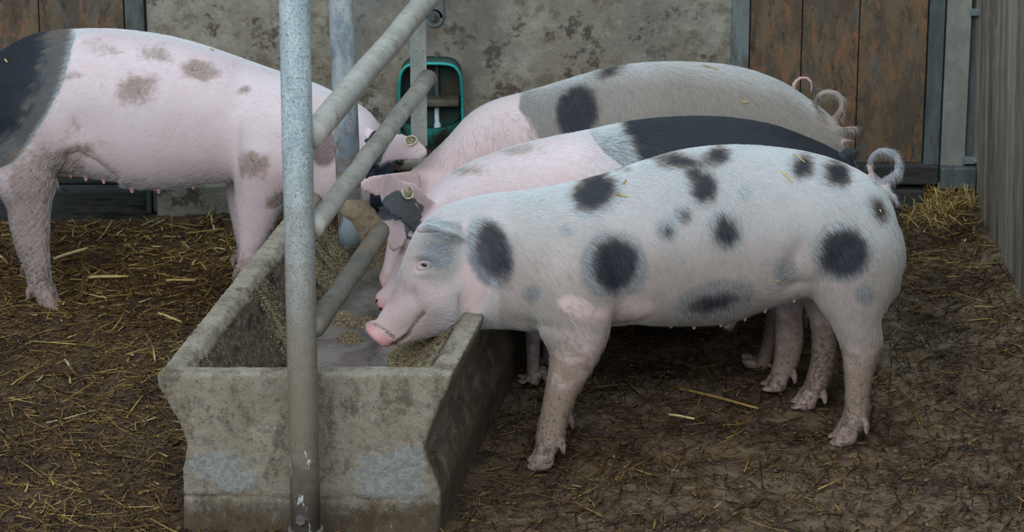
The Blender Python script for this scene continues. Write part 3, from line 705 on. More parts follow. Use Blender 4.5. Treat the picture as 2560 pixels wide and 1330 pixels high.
    def hair(s, n, length, flow, shade, density=None, rad=.00016, lift=.30):
        V, F, N = s.V, s.F, s.N
        a = V[F[:, 1]] - V[F[:, 0]]; b = V[F[:, 3]] - V[F[:, 0]]; area_ = np.linalg.norm(np.cross(a, b), axis=1)
        cen = V[F].mean(1); d = area_ * np.where(cen[:, 1] < s.Y + .03, 1., .35)
        X, Yp = topx(cen)
        if density is not None: d = d * density(cen, X, Yp)
        k = rng.choice(len(F), n, p=d / d.sum()); r = rng.random((n, 4)); r /= r.sum(1)[:, None]
        f = F[k]; P = (V[f] * r[:, :, None]).sum(1); Nn = N[f].mean(1); Nn /= np.linalg.norm(Nn, axis=1)[:, None]
        at = {q: (s.A[q][f] * r).sum(1) for q in ('core', 'halo', 'tone', 'mud')}
        x, y = topx(P)
        D = flow(P, x, y) + .30 * np.stack([fbm(P, 16, 3), fbm(P + 9, 16, 3), fbm(P + 19, 16, 3)], 1) + rng.normal(0, .16, (n, 3))
        D -= Nn * (D * Nn).sum(1)[:, None]; D /= np.linalg.norm(D, axis=1)[:, None] + 1e-9
        L = length(P, x, y) * rng.lognormal(0, .25, n)
        pts = []
        for t in (0, .33, .66, 1.0): pts.append(P + D * (L * t)[:, None] + Nn * (L * lift * (t - .62 * t * t))[:, None] + np.array([0, 0, -1.]) * (L * .10 * t * t)[:, None])
        pts = np.stack(pts, 1); pts[:, 0] -= Nn * .0006
        pts -= np.array(s.root.location)
        hc = bpy.data.hair_curves.new('bristles'); hc.add_curves([4] * n)
        hc.attributes['position'].data.foreach_set('vector', pts.astype(np.float32).ravel())
        ra = hc.attributes.get('radius') or hc.attributes.new('radius', 'FLOAT', 'POINT')
        ra.data.foreach_set('value', (np.tile([1, .9, .65, .2], n) * np.repeat(rad * rng.uniform(.7, 1.3, n), 4)).astype(np.float32))
        sh = hc.attributes.new('shade', 'FLOAT', 'CURVE'); sh.data.foreach_set('value', np.clip(shade(P, x, y, at) + rng.normal(0, .05, n), 0, 1).astype(np.float32))
        hc.materials.append(HAIR)
        o = bpy.data.objects.new('bristles', hc); C.objects.link(o); o.parent = s.root; tag(o, kind='stuff'); return o
    def straw_bits(s, lst):
        for (x1, y1, x2, y2, label, t) in lst:
            a, n1 = s.hit(x1, y1); b, n2 = s.hit(x2, y2)
            if a is None: continue
            if b is None: b = a + Vector((.02, 0, .015)); n2 = n1
            a = a + n1 * .004; b = b + n2 * .004; d = b - a; L = d.length; d.normalize(); w = d.cross(n1).normalized()
            g = G(); r = .0022
            g.loft([(a, w * r, n1 * r * .5), (a + d * L * .5 + n1 * .001, w * r * 1.1, n1 * r * .5), (b, w * r * .8, n1 * r * .4)], 6, 2, False)
            o = mesh_obj('straw_piece', [tuple(v) for v in g.v], g.f, STRAW, None, False, {'tint': [t] * len(g.v)})
            tag(o, label, 'straw', 'straw bits lying on the pigs')
def disc(q, n, u, w, r, h):
    V = []; F = []
    for z in (-h / 2, h / 2): V += [tuple(q + n * z + (u * math.cos(a) + w * math.sin(a)) * r) for a in np.linspace(0, 2 * math.pi, 25)[:-1]]
    for i in range(24): F.append((i, (i + 1) % 24, 24 + (i + 1) % 24, 24 + i))
    F += [tuple(range(24))[::-1], tuple(range(24, 48))]; return V, F
def leaf(g, rows, th, cup=0., k=4):
    """ear: rows of two 3-D edge points (px,py,Y,px,py,Y); th half thickness"""
    rr = catmull([(*PY(a, b, c), *PY(d, e, f)) for a, b, c, d, e, f in rows], k); rings = []
    cs = [(Vector(r[:3]) + Vector(r[3:])) / 2 for r in rr]
    for i, r in enumerate(rr):
        p, q = Vector(r[:3]), Vector(r[3:]); u = (p - q) / 2; ax = (cs[min(i + 1, len(cs) - 1)] - cs[max(i - 1, 0)]).normalized()
        n = u.cross(ax)
        if n.length < 1e-7: continue
        n.normalize(); rings.append((cs[i] - n * cup * u.length, u, n * th, u.length))
    b = []
    for c, u, n, l in rings: b.append((c, u, n))
    g.loft(b, 18, 2.2, True, cup=cup * 2 * (rings[len(rings) // 2][3] / th))

# --- spotted pig in front
def pig_a():
    Y = lambda x: 6.36 + (x - 1200) / 900 * .13
    p = Pig('spotted white and grey pig nearest the camera, head over the trough end', 6.45, .0045)
    T = [(2236, 545, 2246, 680, .07), (2226, 500, 2242, 720, .105), (2196, 455, 2210, 755, .138), (2120, 410, 2120, 765, .152), (2030, 381, 2030, 738, .158), (1930, 366, 1930, 762, .158), (1815, 362, 1820, 802, .160),
         (1700, 376, 1704, 810, .160), (1600, 405, 1604, 808, .156), (1500, 438, 1504, 812, .15), (1400, 463, 1405, 822, .146), (1310, 477, 1318, 822, .138), (1225, 485, 1240, 818, .122), (1140, 505, 1185, 812, .108),
         (1085, 530, 1150, 822, .098), (1040, 572, 1112, 832, .088), (1010, 640, 1080, 840, .072), (988, 702, 1050, 850, .058), (968, 752, 1028, 856, .048), (950, 782, 1008, 862, .043), (942, 797, 994, 860, .040)]
    p.g.loft(section_rings([(a, b, c, d, Y((a + c) / 2), w) for a, b, c, d, w in T], 4), 40, 2.15, .35)
    # snout disc
    def sn(g):
        y = Y(930)
        g.loft(section_rings([(940, 803, 990, 854, y, .037), (930, 804, 987, 857, y, .040), (916, 808, 981, 860, y, .0445), (910, 814, 976, 864, y, .0435)], 2), 30, 2.2, .12)
        # nostrils are cut by the sculpt step
        # eyelids
    p.detail(sn)
    p.part([(1960, 520, 2225, 505, 6.46, .10), (1965, 600, 2252, 600, 6.445, .115), (1985, 660, 2253, 680, 6.435, .11), (2030, 740, 2232, 735, 6.42, .085), (2073, 800, 2203, 792, 6.405, .062), (2098, 857, 2207, 857, 6.40, .047),
            (2107, 911, 2193, 906, 6.40, .036), (2111, 978, 2177, 975, 6.40, .031), (2110, 1030, 2176, 1030, 6.40, .033), (2098, 1062, 2166, 1062, 6.395, .036)], 28, 2.1)
    p.part([(1950, 600, 2200, 600, 6.60, .09), (1985, 690, 2140, 690, 6.61, .08), (2012, 760, 2095, 760, 6.62, .055), (2027, 830, 2093, 830, 6.62, .042), (2028, 888, 2094, 880, 6.62, .038), (2014, 947, 2084, 940, 6.62, .033), (1998, 985, 2060, 982, 6.62, .035)], 24, 2.1)
    p.part([(1325, 560, 1550, 560, 6.32, .06), (1312, 680, 1550, 660, 6.305, .085), (1322, 760, 1546, 745, 6.295, .082), (1345, 822, 1533, 790, 6.285, .07), (1370, 870, 1512, 866, 6.275, .056), (1371, 911, 1484, 924, 6.27, .045),
            (1361, 974, 1448, 983, 6.265, .038), (1347, 1046, 1426, 1036, 6.26, .034), (1339, 1088, 1413, 1088, 6.255, .036), (1339, 1118, 1402, 1116, 6.25, .036)], 26, 2.1)
    p.part([(1330, 640, 1530, 640, 6.46, .08), (1345, 780, 1500, 780, 6.475, .07), (1370, 880, 1460, 880, 6.48, .05), (1378, 960, 1440, 960, 6.48, .036), (1376, 1030, 1436, 1030, 6.48, .033), (1368, 1055, 1432, 1055, 6.48, .034)], 24, 2.1)
    # tail curl
    def tail(g):
        pts = [PY(2196, 468, 6.50), PY(2206, 462, 6.485), PY(2232, 444, 6.475)]
        for t in np.linspace(-40, 245, 20):
            r = 37; a = math.radians(t); pts.append(PY(2211 + r * math.cos(a) * 1.0, 414 - r * 1.0 * math.sin(a), 6.47 + .03 * (t + 40) / 285))
        g.tube(pts, [.012] * 3 + [.0102 - .0035 * i / 19 for i in range(20)], 12)
        g.tube([PY(2215, 470, 6.47), PY(2236, 492, 6.47), PY(2243, 514, 6.472)], [.006, .005, .002], 8)
    p.detail(tail)
    # near ear folded forward over the head, far ear hidden behind the poll
    def ear(g):
        leaf(g, [(1150, 556, 6.30, 1166, 612, 6.285), (1125, 549, 6.265, 1148, 592, 6.235), (1096, 552, 6.235, 1120, 582, 6.205), (1064, 562, 6.215, 1088, 580, 6.190), (1042, 573, 6.205, 1052, 584, 6.195)], .0055, .15)
    p.detail(ear)
    p.detail(lambda g: g.tube([PY(*q) for q in ((1160, 606, 6.275), (1140, 596, 6.25), (1112, 582, 6.215), (1086, 570, 6.20), (1062, 566, 6.195), (1046, 573, 6.20), (1042, 580, 6.205))], [.004, .0055, .0065, .007, .0065, .005, .003], 10))
    p.detail(lambda g: leaf(g, [(1110, 540, 6.46, 1080, 590, 6.46), (1080, 545, 6.50, 1062, 600, 6.50), (1062, 575, 6.53, 1055, 600, 6.53)], .005, .1))
    # eyelids: two small folds
    def lids(g):
        y = 6.292
        for pts in ([(1040, 664), (1046, 654), (1058, 649), (1070, 651), (1077, 658)], [(1042, 668), (1050, 675), (1062, 676), (1074, 668), (1078, 660)]):
            g.tube([PY(a, b, y + .008 * abs(i - 2) / 2) for i, (a, b) in enumerate(pts)], [.002, .0035, .004, .0035, .002], 8)
    # prepuce fold under the belly
    p.part([(1790, 780, 1850, 780, 6.44, .02), (1798, 805, 1846, 800, 6.44, .017), (1806, 822, 1832, 818, 6.44, .012)], 14, 2)
    def sculpt(V, N, x, y):
        near = (V[:, 1] < 6.47)
        g = lambda cx, cy, rx, ry, r=0: np.exp(-((((x - cx) * math.cos(r) + (y - cy) * math.sin(r)) / rx) ** 2) - ((-(x - cx) * math.sin(r) + (y - cy) * math.cos(r)) / ry) ** 2)
        d = np.zeros(len(V))
        d += near * (.010 * g(1420, 640, 70, 120) - .008 * g(1560, 690, 30, 110, -.2) - .010 * g(1285, 700, 26, 90, .1) + .010 * g(1095, 760, 42, 38) - .010 * g(1160, 775, 12, 40) + .010 * g(1190, 790, 30, 26)
                     - .007 * g(1025, 740, 26, 20, .9) + .005 * g(985, 790, 25, 25) - .012 * g(1060, 664, 15, 11) + .006 * g(1058, 640, 22, 9) + .004 * g(1060, 685, 22, 7)
                     + .012 * g(2090, 600, 90, 90) - .012 * g(1985, 650, 30, 60, .4) - .010 * g(1990, 715, 40, 16, -.35) - .006 * g(1340, 810, 60, 12, .2))
        d += near * -.004 * g(1040, 795, 45, 5, -.75)
        return d
    def attrs(V, N, x, y):
        core = spots(x, y, [(1228, 622, 42, 72, -18), (1478, 482, 58, 42, -25), (1532, 655, 60, 66, 0), (1754, 464, 32, 40, -20), (1690, 405, 78, 17, 4), (1786, 391, 32, 22, 0), (1725, 430, 26, 18, 40), (1706, 535, 13, 14, 0), (1664, 572, 14, 15, 0), (1812, 572, 30, 38, -15),
                            (2106, 628, 62, 60, 0), (2086, 433, 34, 30, 30), (2001, 413, 26, 30, 30), (2192, 520, 18, 32, -20), (1785, 752, 62, 20, -12), (1540, 420, 20, 10, 0)])
        halo = spots(x, y, [(1225, 632, 58, 92, -18), (1485, 482, 78, 62, -20), (1535, 668, 86, 92, 0), (1752, 466, 44, 52, -20), (1680, 405, 90, 24, -6), (1788, 392, 42, 26, 0), (1706, 537, 26, 28, 0), (1668, 574, 32, 34, 0), (1812, 575, 45, 55, -15),
                            (2106, 630, 80, 78, 0), (2084, 436, 48, 42, 30), (2001, 418, 38, 40, 30), (2194, 522, 30, 44, -20), (1788, 752, 104, 50, -12), (1966, 680, 32, 30, -40), (2162, 738, 24, 26, 0), (1332, 735, 24, 22, 0), (1415, 578, 14, 14, 0), (1862, 480, 18, 22, 0),
                            (1105, 572, 50, 22, 15), (1095, 640, 40, 34, 0)])
        near = V[:, 1] < 6.5; tl = (x > 2150) & (y < 462) & (np.hypot(x - 2211, y - 414) < 62) & (np.hypot(x - 2211, y - 414) > 22) & (x > 2185 - (y < 415) * 30); halo = np.where(tl, .3, halo)
        tone = np.clip(1.1 - np.hypot((x - 1095) / 52, (y - 640) / 66), -1, 1)                               # faint grey round the eye
        tone = np.maximum(tone, .35 * near * sstep(1240, 1300, x) - .3 + .3 * fbm(V, 5, 3))
        pinkp = np.maximum(spots(x, y, [(1180, 700, 40, 95, 12), (1560, 775, 95, 32, -8), (1440, 765, 60, 30, 20), (1045, 672, 18, 24, 0)]), -1)
        halo = np.where((x > 1640) | (x < 1400) | (y < 735), halo, np.minimum(halo, (745 - y + (x - 1500) * -.1) / 22.))
        tone = np.minimum(tone, .2 - pinkp)
        ld = ((x - 909) * .59 - (y - 815) * .81); rosy = .9 * sstep(19, 13, ld) * (x < 1000) * (y > 790) * (V[:, 1] < 6.45)
        rosy = np.maximum(rosy, .5 * np.exp(-((x - 1152) / 10) ** 2 - ((y - 575) / 24) ** 2))
        legs = sstep(800, 900, y)
        mud = .34 * legs + .14 * legs * fbm(V + 5, 16, 3) + .32 * np.exp(-((x - 1440) / 60) ** 2 - ((y - 790) / 40) ** 2) + .28 * np.exp(-((x - 1015) / 40) ** 2 - ((y - 720) / 55) ** 2) + .25 * np.exp(-((x - 1120) / 40) ** 2 - ((y - 585) / 20) ** 2) + .1 * sstep(1250, 1400, x)
        mud = mud + .35 * (V[:, 1] > 6.5) * sstep(740, 850, y)
        # mouth line and wrinkles
        gr = np.zeros(len(V))
        ml = [(1058, 785), (1046, 797), (1030, 818), (1020, 836), (1004, 850), (985, 860)]
        dmin = np.full(len(V), 99.)
        for (a, b), (c, d) in zip(ml[:-1], ml[1:]):
            t = np.clip(((x - a) * (c - a) + (y - b) * (d - b)) / ((c - a) ** 2 + (d - b) ** 2), 0, 1); dmin = np.minimum(dmin, np.hypot(x - a - t * (c - a), y - b - t * (d - b)))
        jd = np.full(len(V), 99.); ml = [(1168, 690), (1152, 740), (1148, 785), (1160, 812)]
        for (a, b), (c, d) in zip(ml[:-1], ml[1:]):
            t = np.clip(((x - a) * (c - a) + (y - b) * (d - b)) / ((c - a) ** 2 + (d - b) ** 2), 0, 1); jd = np.minimum(jd, np.hypot(x - a - t * (c - a), y - b - t * (d - b)))
        gr -= .9 * np.exp(-(jd / 7) ** 2) * sstep(690, 780, y) * (V[:, 1] < 6.4)
        gr -= .8 * np.exp(-((ld - 20) / 4) ** 2) * (x < 985) * (y > 790); mud = mud + .55 * np.exp(-((ld - 20) / 5) ** 2) * (x < 985) * (y > 790)
        mouth = np.exp(-(dmin / 5.5) ** 2) * (V[:, 1] < 6.36); gr -= mouth
        mud = mud + .8 * mouth
        for cx, cy in ((933, 838), (955, 850)):
            pass
        return dict(core=core, halo=halo, tone=tone, rosy=rosy, mud=mud, groove=gr)
    skin = pig_skin('spotted_pig_skin', 'd9c2bf', '7b7c82', '45464f', 'a3978c', '8a7763', .45)
    p.finish('pig', 'pigs feeding at the trough', skin, (1.0 * .5, 6.45, 0), attrs, 30, [(940, 840, 60, .12), (1060, 664, 30, .15), (2100, 1040, 70, .5), (1370, 1090, 70, .5)], .1, sculpt)
    p.hoof(2122, 1062, 6.395, -1, 1.12); p.hoof(2020, 988, 6.62, -1, 1.1); p.hoof(1366, 1112, 6.25, -1, 1.1, lift=.0); p.hoof(1394, 1052, 6.48, -1, 1.0)
    p.teats([(1610, 810, .8), (1677, 812, 1), (1735, 815, 1.2), (1802, 812, 1), (1862, 800, 1), (1912, 785, 1), (1985, 748, .9)], -.05)
    # eye: glossy ball half shut behind pale lashes
    q, n = p.hit(1061, 662)
    c = q - n * .007
    bm = bmesh.new(); bmesh.ops.create_uvsphere(bm, u_segments=20, v_segments=14, radius=.0105)
    vv = [v.co + c for v in bm.verts]; ff = [[v.index for v in f.verts] for f in bm.faces]; bm.free()
    mesh_obj('eye', [tuple(v) for v in vv], ff, plain('eye_dark', '2b2a2e', .12), p.root)
    lid = plain('eyelid_skin', 'b59c98', .6); 
    for nm, pts in (('upper_eyelid', [(1041, 670), (1046, 660), (1057, 654), (1069, 654), (1079, 660)]), ('lower_eyelid', [(1041, 670), (1050, 675), (1061, 674), (1072, 668), (1079, 660)])):
        L3 = []
        for a, b in pts:
            h, hn = p.hit(a, b); L3.append(h + hn * .001)
        L3 = [Vector(t) for t in catmull([tuple(t) for t in L3], 4)]; k = len(L3)
        G().tube(L3, [.0010 + .0018 * math.sin(math.pi * i / (k - 1)) for i in range(k)], 8).build(nm, lid, p.root)
    g = G(); 
    for i in range(22):
        t = i / 21; a = 1046 + 31 * t; b = 660 - 10 * math.sin(math.pi * t); h, hn = p.hit(a, b); o = h + hn * .003
        d = Vector((random.uniform(-.35, .0) - .2, -.55, -.75)).normalized() * random.uniform(.006, .010)
        g.tube([o, o + d * .5 + Vector((0, -.001, .0015)), o + d], [.00035, .0003, .0001], 4)
    g.build('eyelashes', plain('pale_lash', 'e8ecea', .5), p.root); p.root.children[-1]['kind'] = 'stuff'
    # nostrils on the snout disc, which faces down into the trough
    for dy in (-.016, .016):
        o = PY(915, 885, Y(930) + dy); h, hn, _i, _d = p.bvh.ray_cast(o, (PY(943, 840, Y(930) + dy) - o).normalized())
        if h is not None:
            u = hn.orthogonal().normalized(); w = hn.cross(u)
            mesh_obj('nostril', *disc(h + hn * .0004, hn, u, w * 1.2, .0042, .001), plain('nostril_dark', '4a2c2c', .6), p.root)
    def flow(P, x, y):
        head = sstep(1180, 1060, x); legs = sstep(830, 900, y)
        D = np.stack([.75 - .45 * sstep(1450, 1750, x), .1 + 0 * x, -.55 - .25 * sstep(500, 700, y)], 1)
        D = D * (1 - head[:, None]) + head[:, None] * np.array([.6, 0, .75]); D = D * (1 - legs[:, None]) + legs[:, None] * np.array([.12, 0, -1.])
        ham = np.exp(-((x - 2080) / 130) ** 2 - ((y - 640) / 120) ** 2); D[:, 2] += .35 * ham
        wh = np.exp(-((x - 1930) / 70) ** 2 - ((y - 700) / 60) ** 2); D[:, 2] += 1.1 * wh
        return D
    pk = lambda x, y: np.maximum(spots(x, y, [(1180, 700, 42, 98, 12), (1560, 780, 95, 30, -8), (1440, 765, 60, 30, 20)]), -1)
    dens = lambda Cn, x, y: np.clip(1.0 - .8 * sstep(-.1, .3, pk(x, y)) - .85 * sstep(800, 930, y) - .35 * sstep(560, 720, y) - 1.2 * (np.hypot(x - 1815, y - 828) < 26) - .85 * (np.hypot(x - 2211, y - 414) < 56) - .8 * (Cn[:, 2] < .24) - .75 * sstep(1060, 960, x) * sstep(700, 770, y), .08, 1) * (1 + .6 * sstep(620, 450, y))
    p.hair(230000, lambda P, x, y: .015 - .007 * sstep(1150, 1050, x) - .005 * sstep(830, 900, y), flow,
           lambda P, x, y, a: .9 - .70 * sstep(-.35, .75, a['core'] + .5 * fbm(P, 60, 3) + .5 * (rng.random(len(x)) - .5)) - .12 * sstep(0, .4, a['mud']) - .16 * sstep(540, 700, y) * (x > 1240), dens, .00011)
    p.straw_bits([(1952, 430, 1980, 458, 'stubby yellow straw on the rump of the front spotted pig, left of the dark spots', .92), (1982, 390, 2012, 410, 'yellow straw lying across the dark spot near the top of the front rump', .9),
                  (1915, 366, 1985, 372, 'long yellow straw lying along the backline of the front spotted pig', .85), (1538, 488, 1568, 494, 'short straw beside the dark shoulder spot of the front pig', .85),
                  (2196, 525, 2200, 532, 'tiny pale husk in the dark spot at the rear of the front pig', .95), (1938, 698, 1950, 706, 'short pale straw at the flank fold of the front pig', .95),
                  (1560, 462, 1566, 452, 'tiny straw fleck above the shoulder spot of the front pig', .8)])
    return p
PA = pig_a()

# --- pink pig with a black rump, second from the camera
def pig_b():
    p = Pig('pink pig with black hindquarters standing between the spotted pig and the grey-brown one', 6.86, .006)
    zb = lambda z, Y: H / 2 + FPX * math.tan(math.atan((CAM_H - z) / Y) - TILT)
    bt = zb(.23, 6.86)
    T = [(2112, 400, 2120, 500, .07), (2085, 372, 2090, 600, .12), (2020, 342, 2025, 660, .145), (1920, 308, 1925, 690, .155), (1800, 291, 1800, bt, .158), (1680, 292, 1680, bt + 5, .155), (1580, 302, 1580, bt + 5, .15), (1480, 322, 1482, bt, .145),
         (1380, 340, 1385, bt - 10, .14), (1280, 366, 1290, 710, .13), (1180, 402, 1200, 690, .118), (1110, 442, 1140, 680, .10), (1060, 486, 1100, 680, .088), (1025, 530, 1075, 700, .078)]
    Yf = lambda x: 6.86 - .10 * sstep(1300, 1000, x)
    p.part([(a, b, c, d, Yf((a + c) / 2), w) for a, b, c, d, w in T], 36, 2.15)
    p.part([(1060, 500, 1110, 640, 6.77, .085), (1018, 560, 1090, 700, 6.76, .078), (998, 620, 1068, 740, 6.75, .066), (980, 670, 1040, 770, 6.745, .052), (964, 706, 1012, 780, 6.74, .042), (950, 728, 990, 782, 6.74, .037)], 26, 2.1)
    p.detail(lambda g: g.loft(section_rings([(948, 726, 984, 782, 6.74, .036), (941, 734, 976, 784, 6.74, .041), (936, 740, 970, 786, 6.74, .040)], 2), 24, 2.2, .12))
    # hind and front legs
    p.part([(1900, 600, 2110, 600, 6.78, .10), (1925, 700, 2060, 700, 6.76, .07), (1937, 775, 2008, 760, 6.75, .046), (1935, 834, 2012, 843, 6.745, .04), (1933, 893, 2003, 893, 6.74, .034), (1922, 935, 1988, 933, 6.74, .033)], 22, 2.1)
    p.part([(1880, 620, 2000, 620, 6.90, .08), (1905, 720, 1975, 720, 6.92, .055), (1912, 789, 1950, 789, 6.92, .04), (1903, 857, 1940, 860, 6.92, .034), (1885, 906, 1932, 900, 6.92, .031), (1872, 926, 1922, 922, 6.92, .031)], 20, 2.1)
    p.part([(1270, 620, 1420, 620, 6.79, .07), (1290, 720, 1385, 720, 6.79, .05), (1308, 800, 1362, 800, 6.785, .037), (1313, 870, 1352, 870, 6.785, .030), (1314, 920, 1350, 920, 6.785, .028), (1312, 942, 1352, 942, 6.785, .029)], 20, 2.1)
    p.part([(1320, 620, 1450, 620, 6.94, .07), (1335, 720, 1420, 720, 6.94, .05), (1350, 790, 1400, 790, 6.94, .036), (1352, 860, 1392, 860, 6.94, .030), (1350, 902, 1390, 902, 6.94, .03)], 20, 2.1)
    # ears
    p.detail(lambda g: leaf(g, [(1098, 512, 6.74, 1030, 580, 6.70), (1062, 478, 6.70, 1005, 560, 6.655), (1022, 452, 6.665, 982, 544, 6.625), (985, 438, 6.64, 964, 528, 6.605), (964, 432, 6.63, 952, 510, 6.60), (956, 436, 6.63, 948, 492, 6.60)], .006, .10))
    p.detail(lambda g: leaf(g, [(1040, 520, 6.86, 1040, 610, 6.78), (1000, 512, 6.80, 1022, 606, 6.74), (965, 508, 6.76, 996, 618, 6.73), (938, 512, 6.735, 975, 624, 6.73)], .006, .08) if False else
             leaf(g, [(948, 514, 6.80, 1015, 520, 6.72), (942, 532, 6.77, 1020, 548, 6.70), (955, 560, 6.745, 1023, 580, 6.69), (968, 595, 6.73, 1014, 610, 6.69), (976, 622, 6.725, 992, 628, 6.70)], .006, .08))
    p.detail(lambda g: g.tube([PY(2108, 392, 6.86), PY(2122, 384, 6.85), PY(2142, 380, 6.84)], [.014, .012, .007], 10))
    def attrs(V, N, x, y):
        top = y < 700
        bnd = np.interp(y, [290, 340, 380, 420, 700], [1470, 1478, 1510, 1560, 1640])
        halo = np.where(top, (x - bnd) / 22., -5.)
        core = np.where(top, (x - np.interp(y, [290, 330, 380, 420, 700], [1520, 1555, 1585, 1600, 1700])) / 40., -5.)
        legs = (V[:, 2] < .26); halo = np.where(legs, -5, halo); core = np.where(legs, -5, core)
        # dark patch on the ears
        earA = (V[:, 1] < 6.705) & (x < 1100) & (y < 600)
        line = np.interp(x, [955, 985, 1005, 1040, 1065, 1100], [498, 476, 482, 500, 520, 526])
        halo = np.where(earA & (x > 955), np.maximum(halo, (y - line) / 22.), halo)
        earB = (V[:, 1] > 6.68) & (x < 1024) & (y > 500) & (y < 640) & (x < 1000 + (y - 510) * .2)
        bl = (550 - y) / 22.; halo = np.where(earB, bl, halo); core = np.where(earB, bl * .6 - .1, core)
        core = np.where(earA, np.minimum(core, -1), core)
        mud = .75 * np.exp(-((x - 1160) / 70) ** 2 - ((y - 428) / 20) ** 2) + .6 * np.exp(-((x - 1290) / 90) ** 2 - ((y - 372) / 22) ** 2) + .3 * np.exp(-((x - 1050) / 50) ** 2 - ((y - 470) / 20) ** 2)
        mud = mud + .25 * legs * (x > 1700) - .15 * ((y > 430) & (y < 520))
        rosy = np.exp(-((x - 950) / 22) ** 2 - ((y - 765) / 28) ** 2) + .35 * earB * (y > 552)
        return dict(core=core, halo=halo, mud=mud, rosy=rosy)
    skin = pig_skin('black_rumped_pig_skin', 'dbc5c5', '666b6f', '30353a', 'b59c8c', '8f7a66')
    p.finish('pig', 'pigs feeding at the trough', skin, (.45, 6.86, 0), attrs, 22, [(960, 760, 40, .3)])
    p.hoof(1948, 938, 6.74, -1, 1.05); p.hoof(1892, 925, 6.92, -1, 1.0); p.hoof(1332, 944, 6.785, -1, .95); p.hoof(1370, 904, 6.94, -1, .95)
    p.ear_tag(1017, 482, .0165, (0, -.2, .5))
    for (a, b) in ((942, 752), (952, 772)):
        h, hn = p.hit(a, b)
        if h is not None:
            u = hn.orthogonal().normalized(); w = hn.cross(u); mesh_obj('nostril', *disc(h + hn * .0004, hn, u, w * 1.2, .004, .001), plain('nostril_dark', '4a2c2c', .6), p.root)
    flow = lambda P, x, y: np.stack([.8 + 0 * x, .05 + 0 * x, -.5 + 0 * x], 1)
    p.hair(70000, lambda P, x, y: .014 + .006 * sstep(1450, 1500, x), flow, lambda P, x, y, a: (.9 - .76 * sstep(-.3, .5, a['core'] + .5 * fbm(P, 60, 3))), lambda c, x, y: (.25 + sstep(1420, 1500, x)) * (1 - .93 * ((x < 1110) & (y < 660))) * (y < 620) * (1 + .8 * sstep(60, 0, y - np.interp(x, [1080, 1250, 1450, 1700], [450, 375, 325, 292]))), .00012)
    p.straw_bits([(1640, 294, 1668, 296, 'pale straw on the black back of the pig behind the spotted one', .9), (1036, 508, 1042, 518, 'short yellow straw on the dark part of the tagged ear', .9)])
    return p
PB = pig_b()

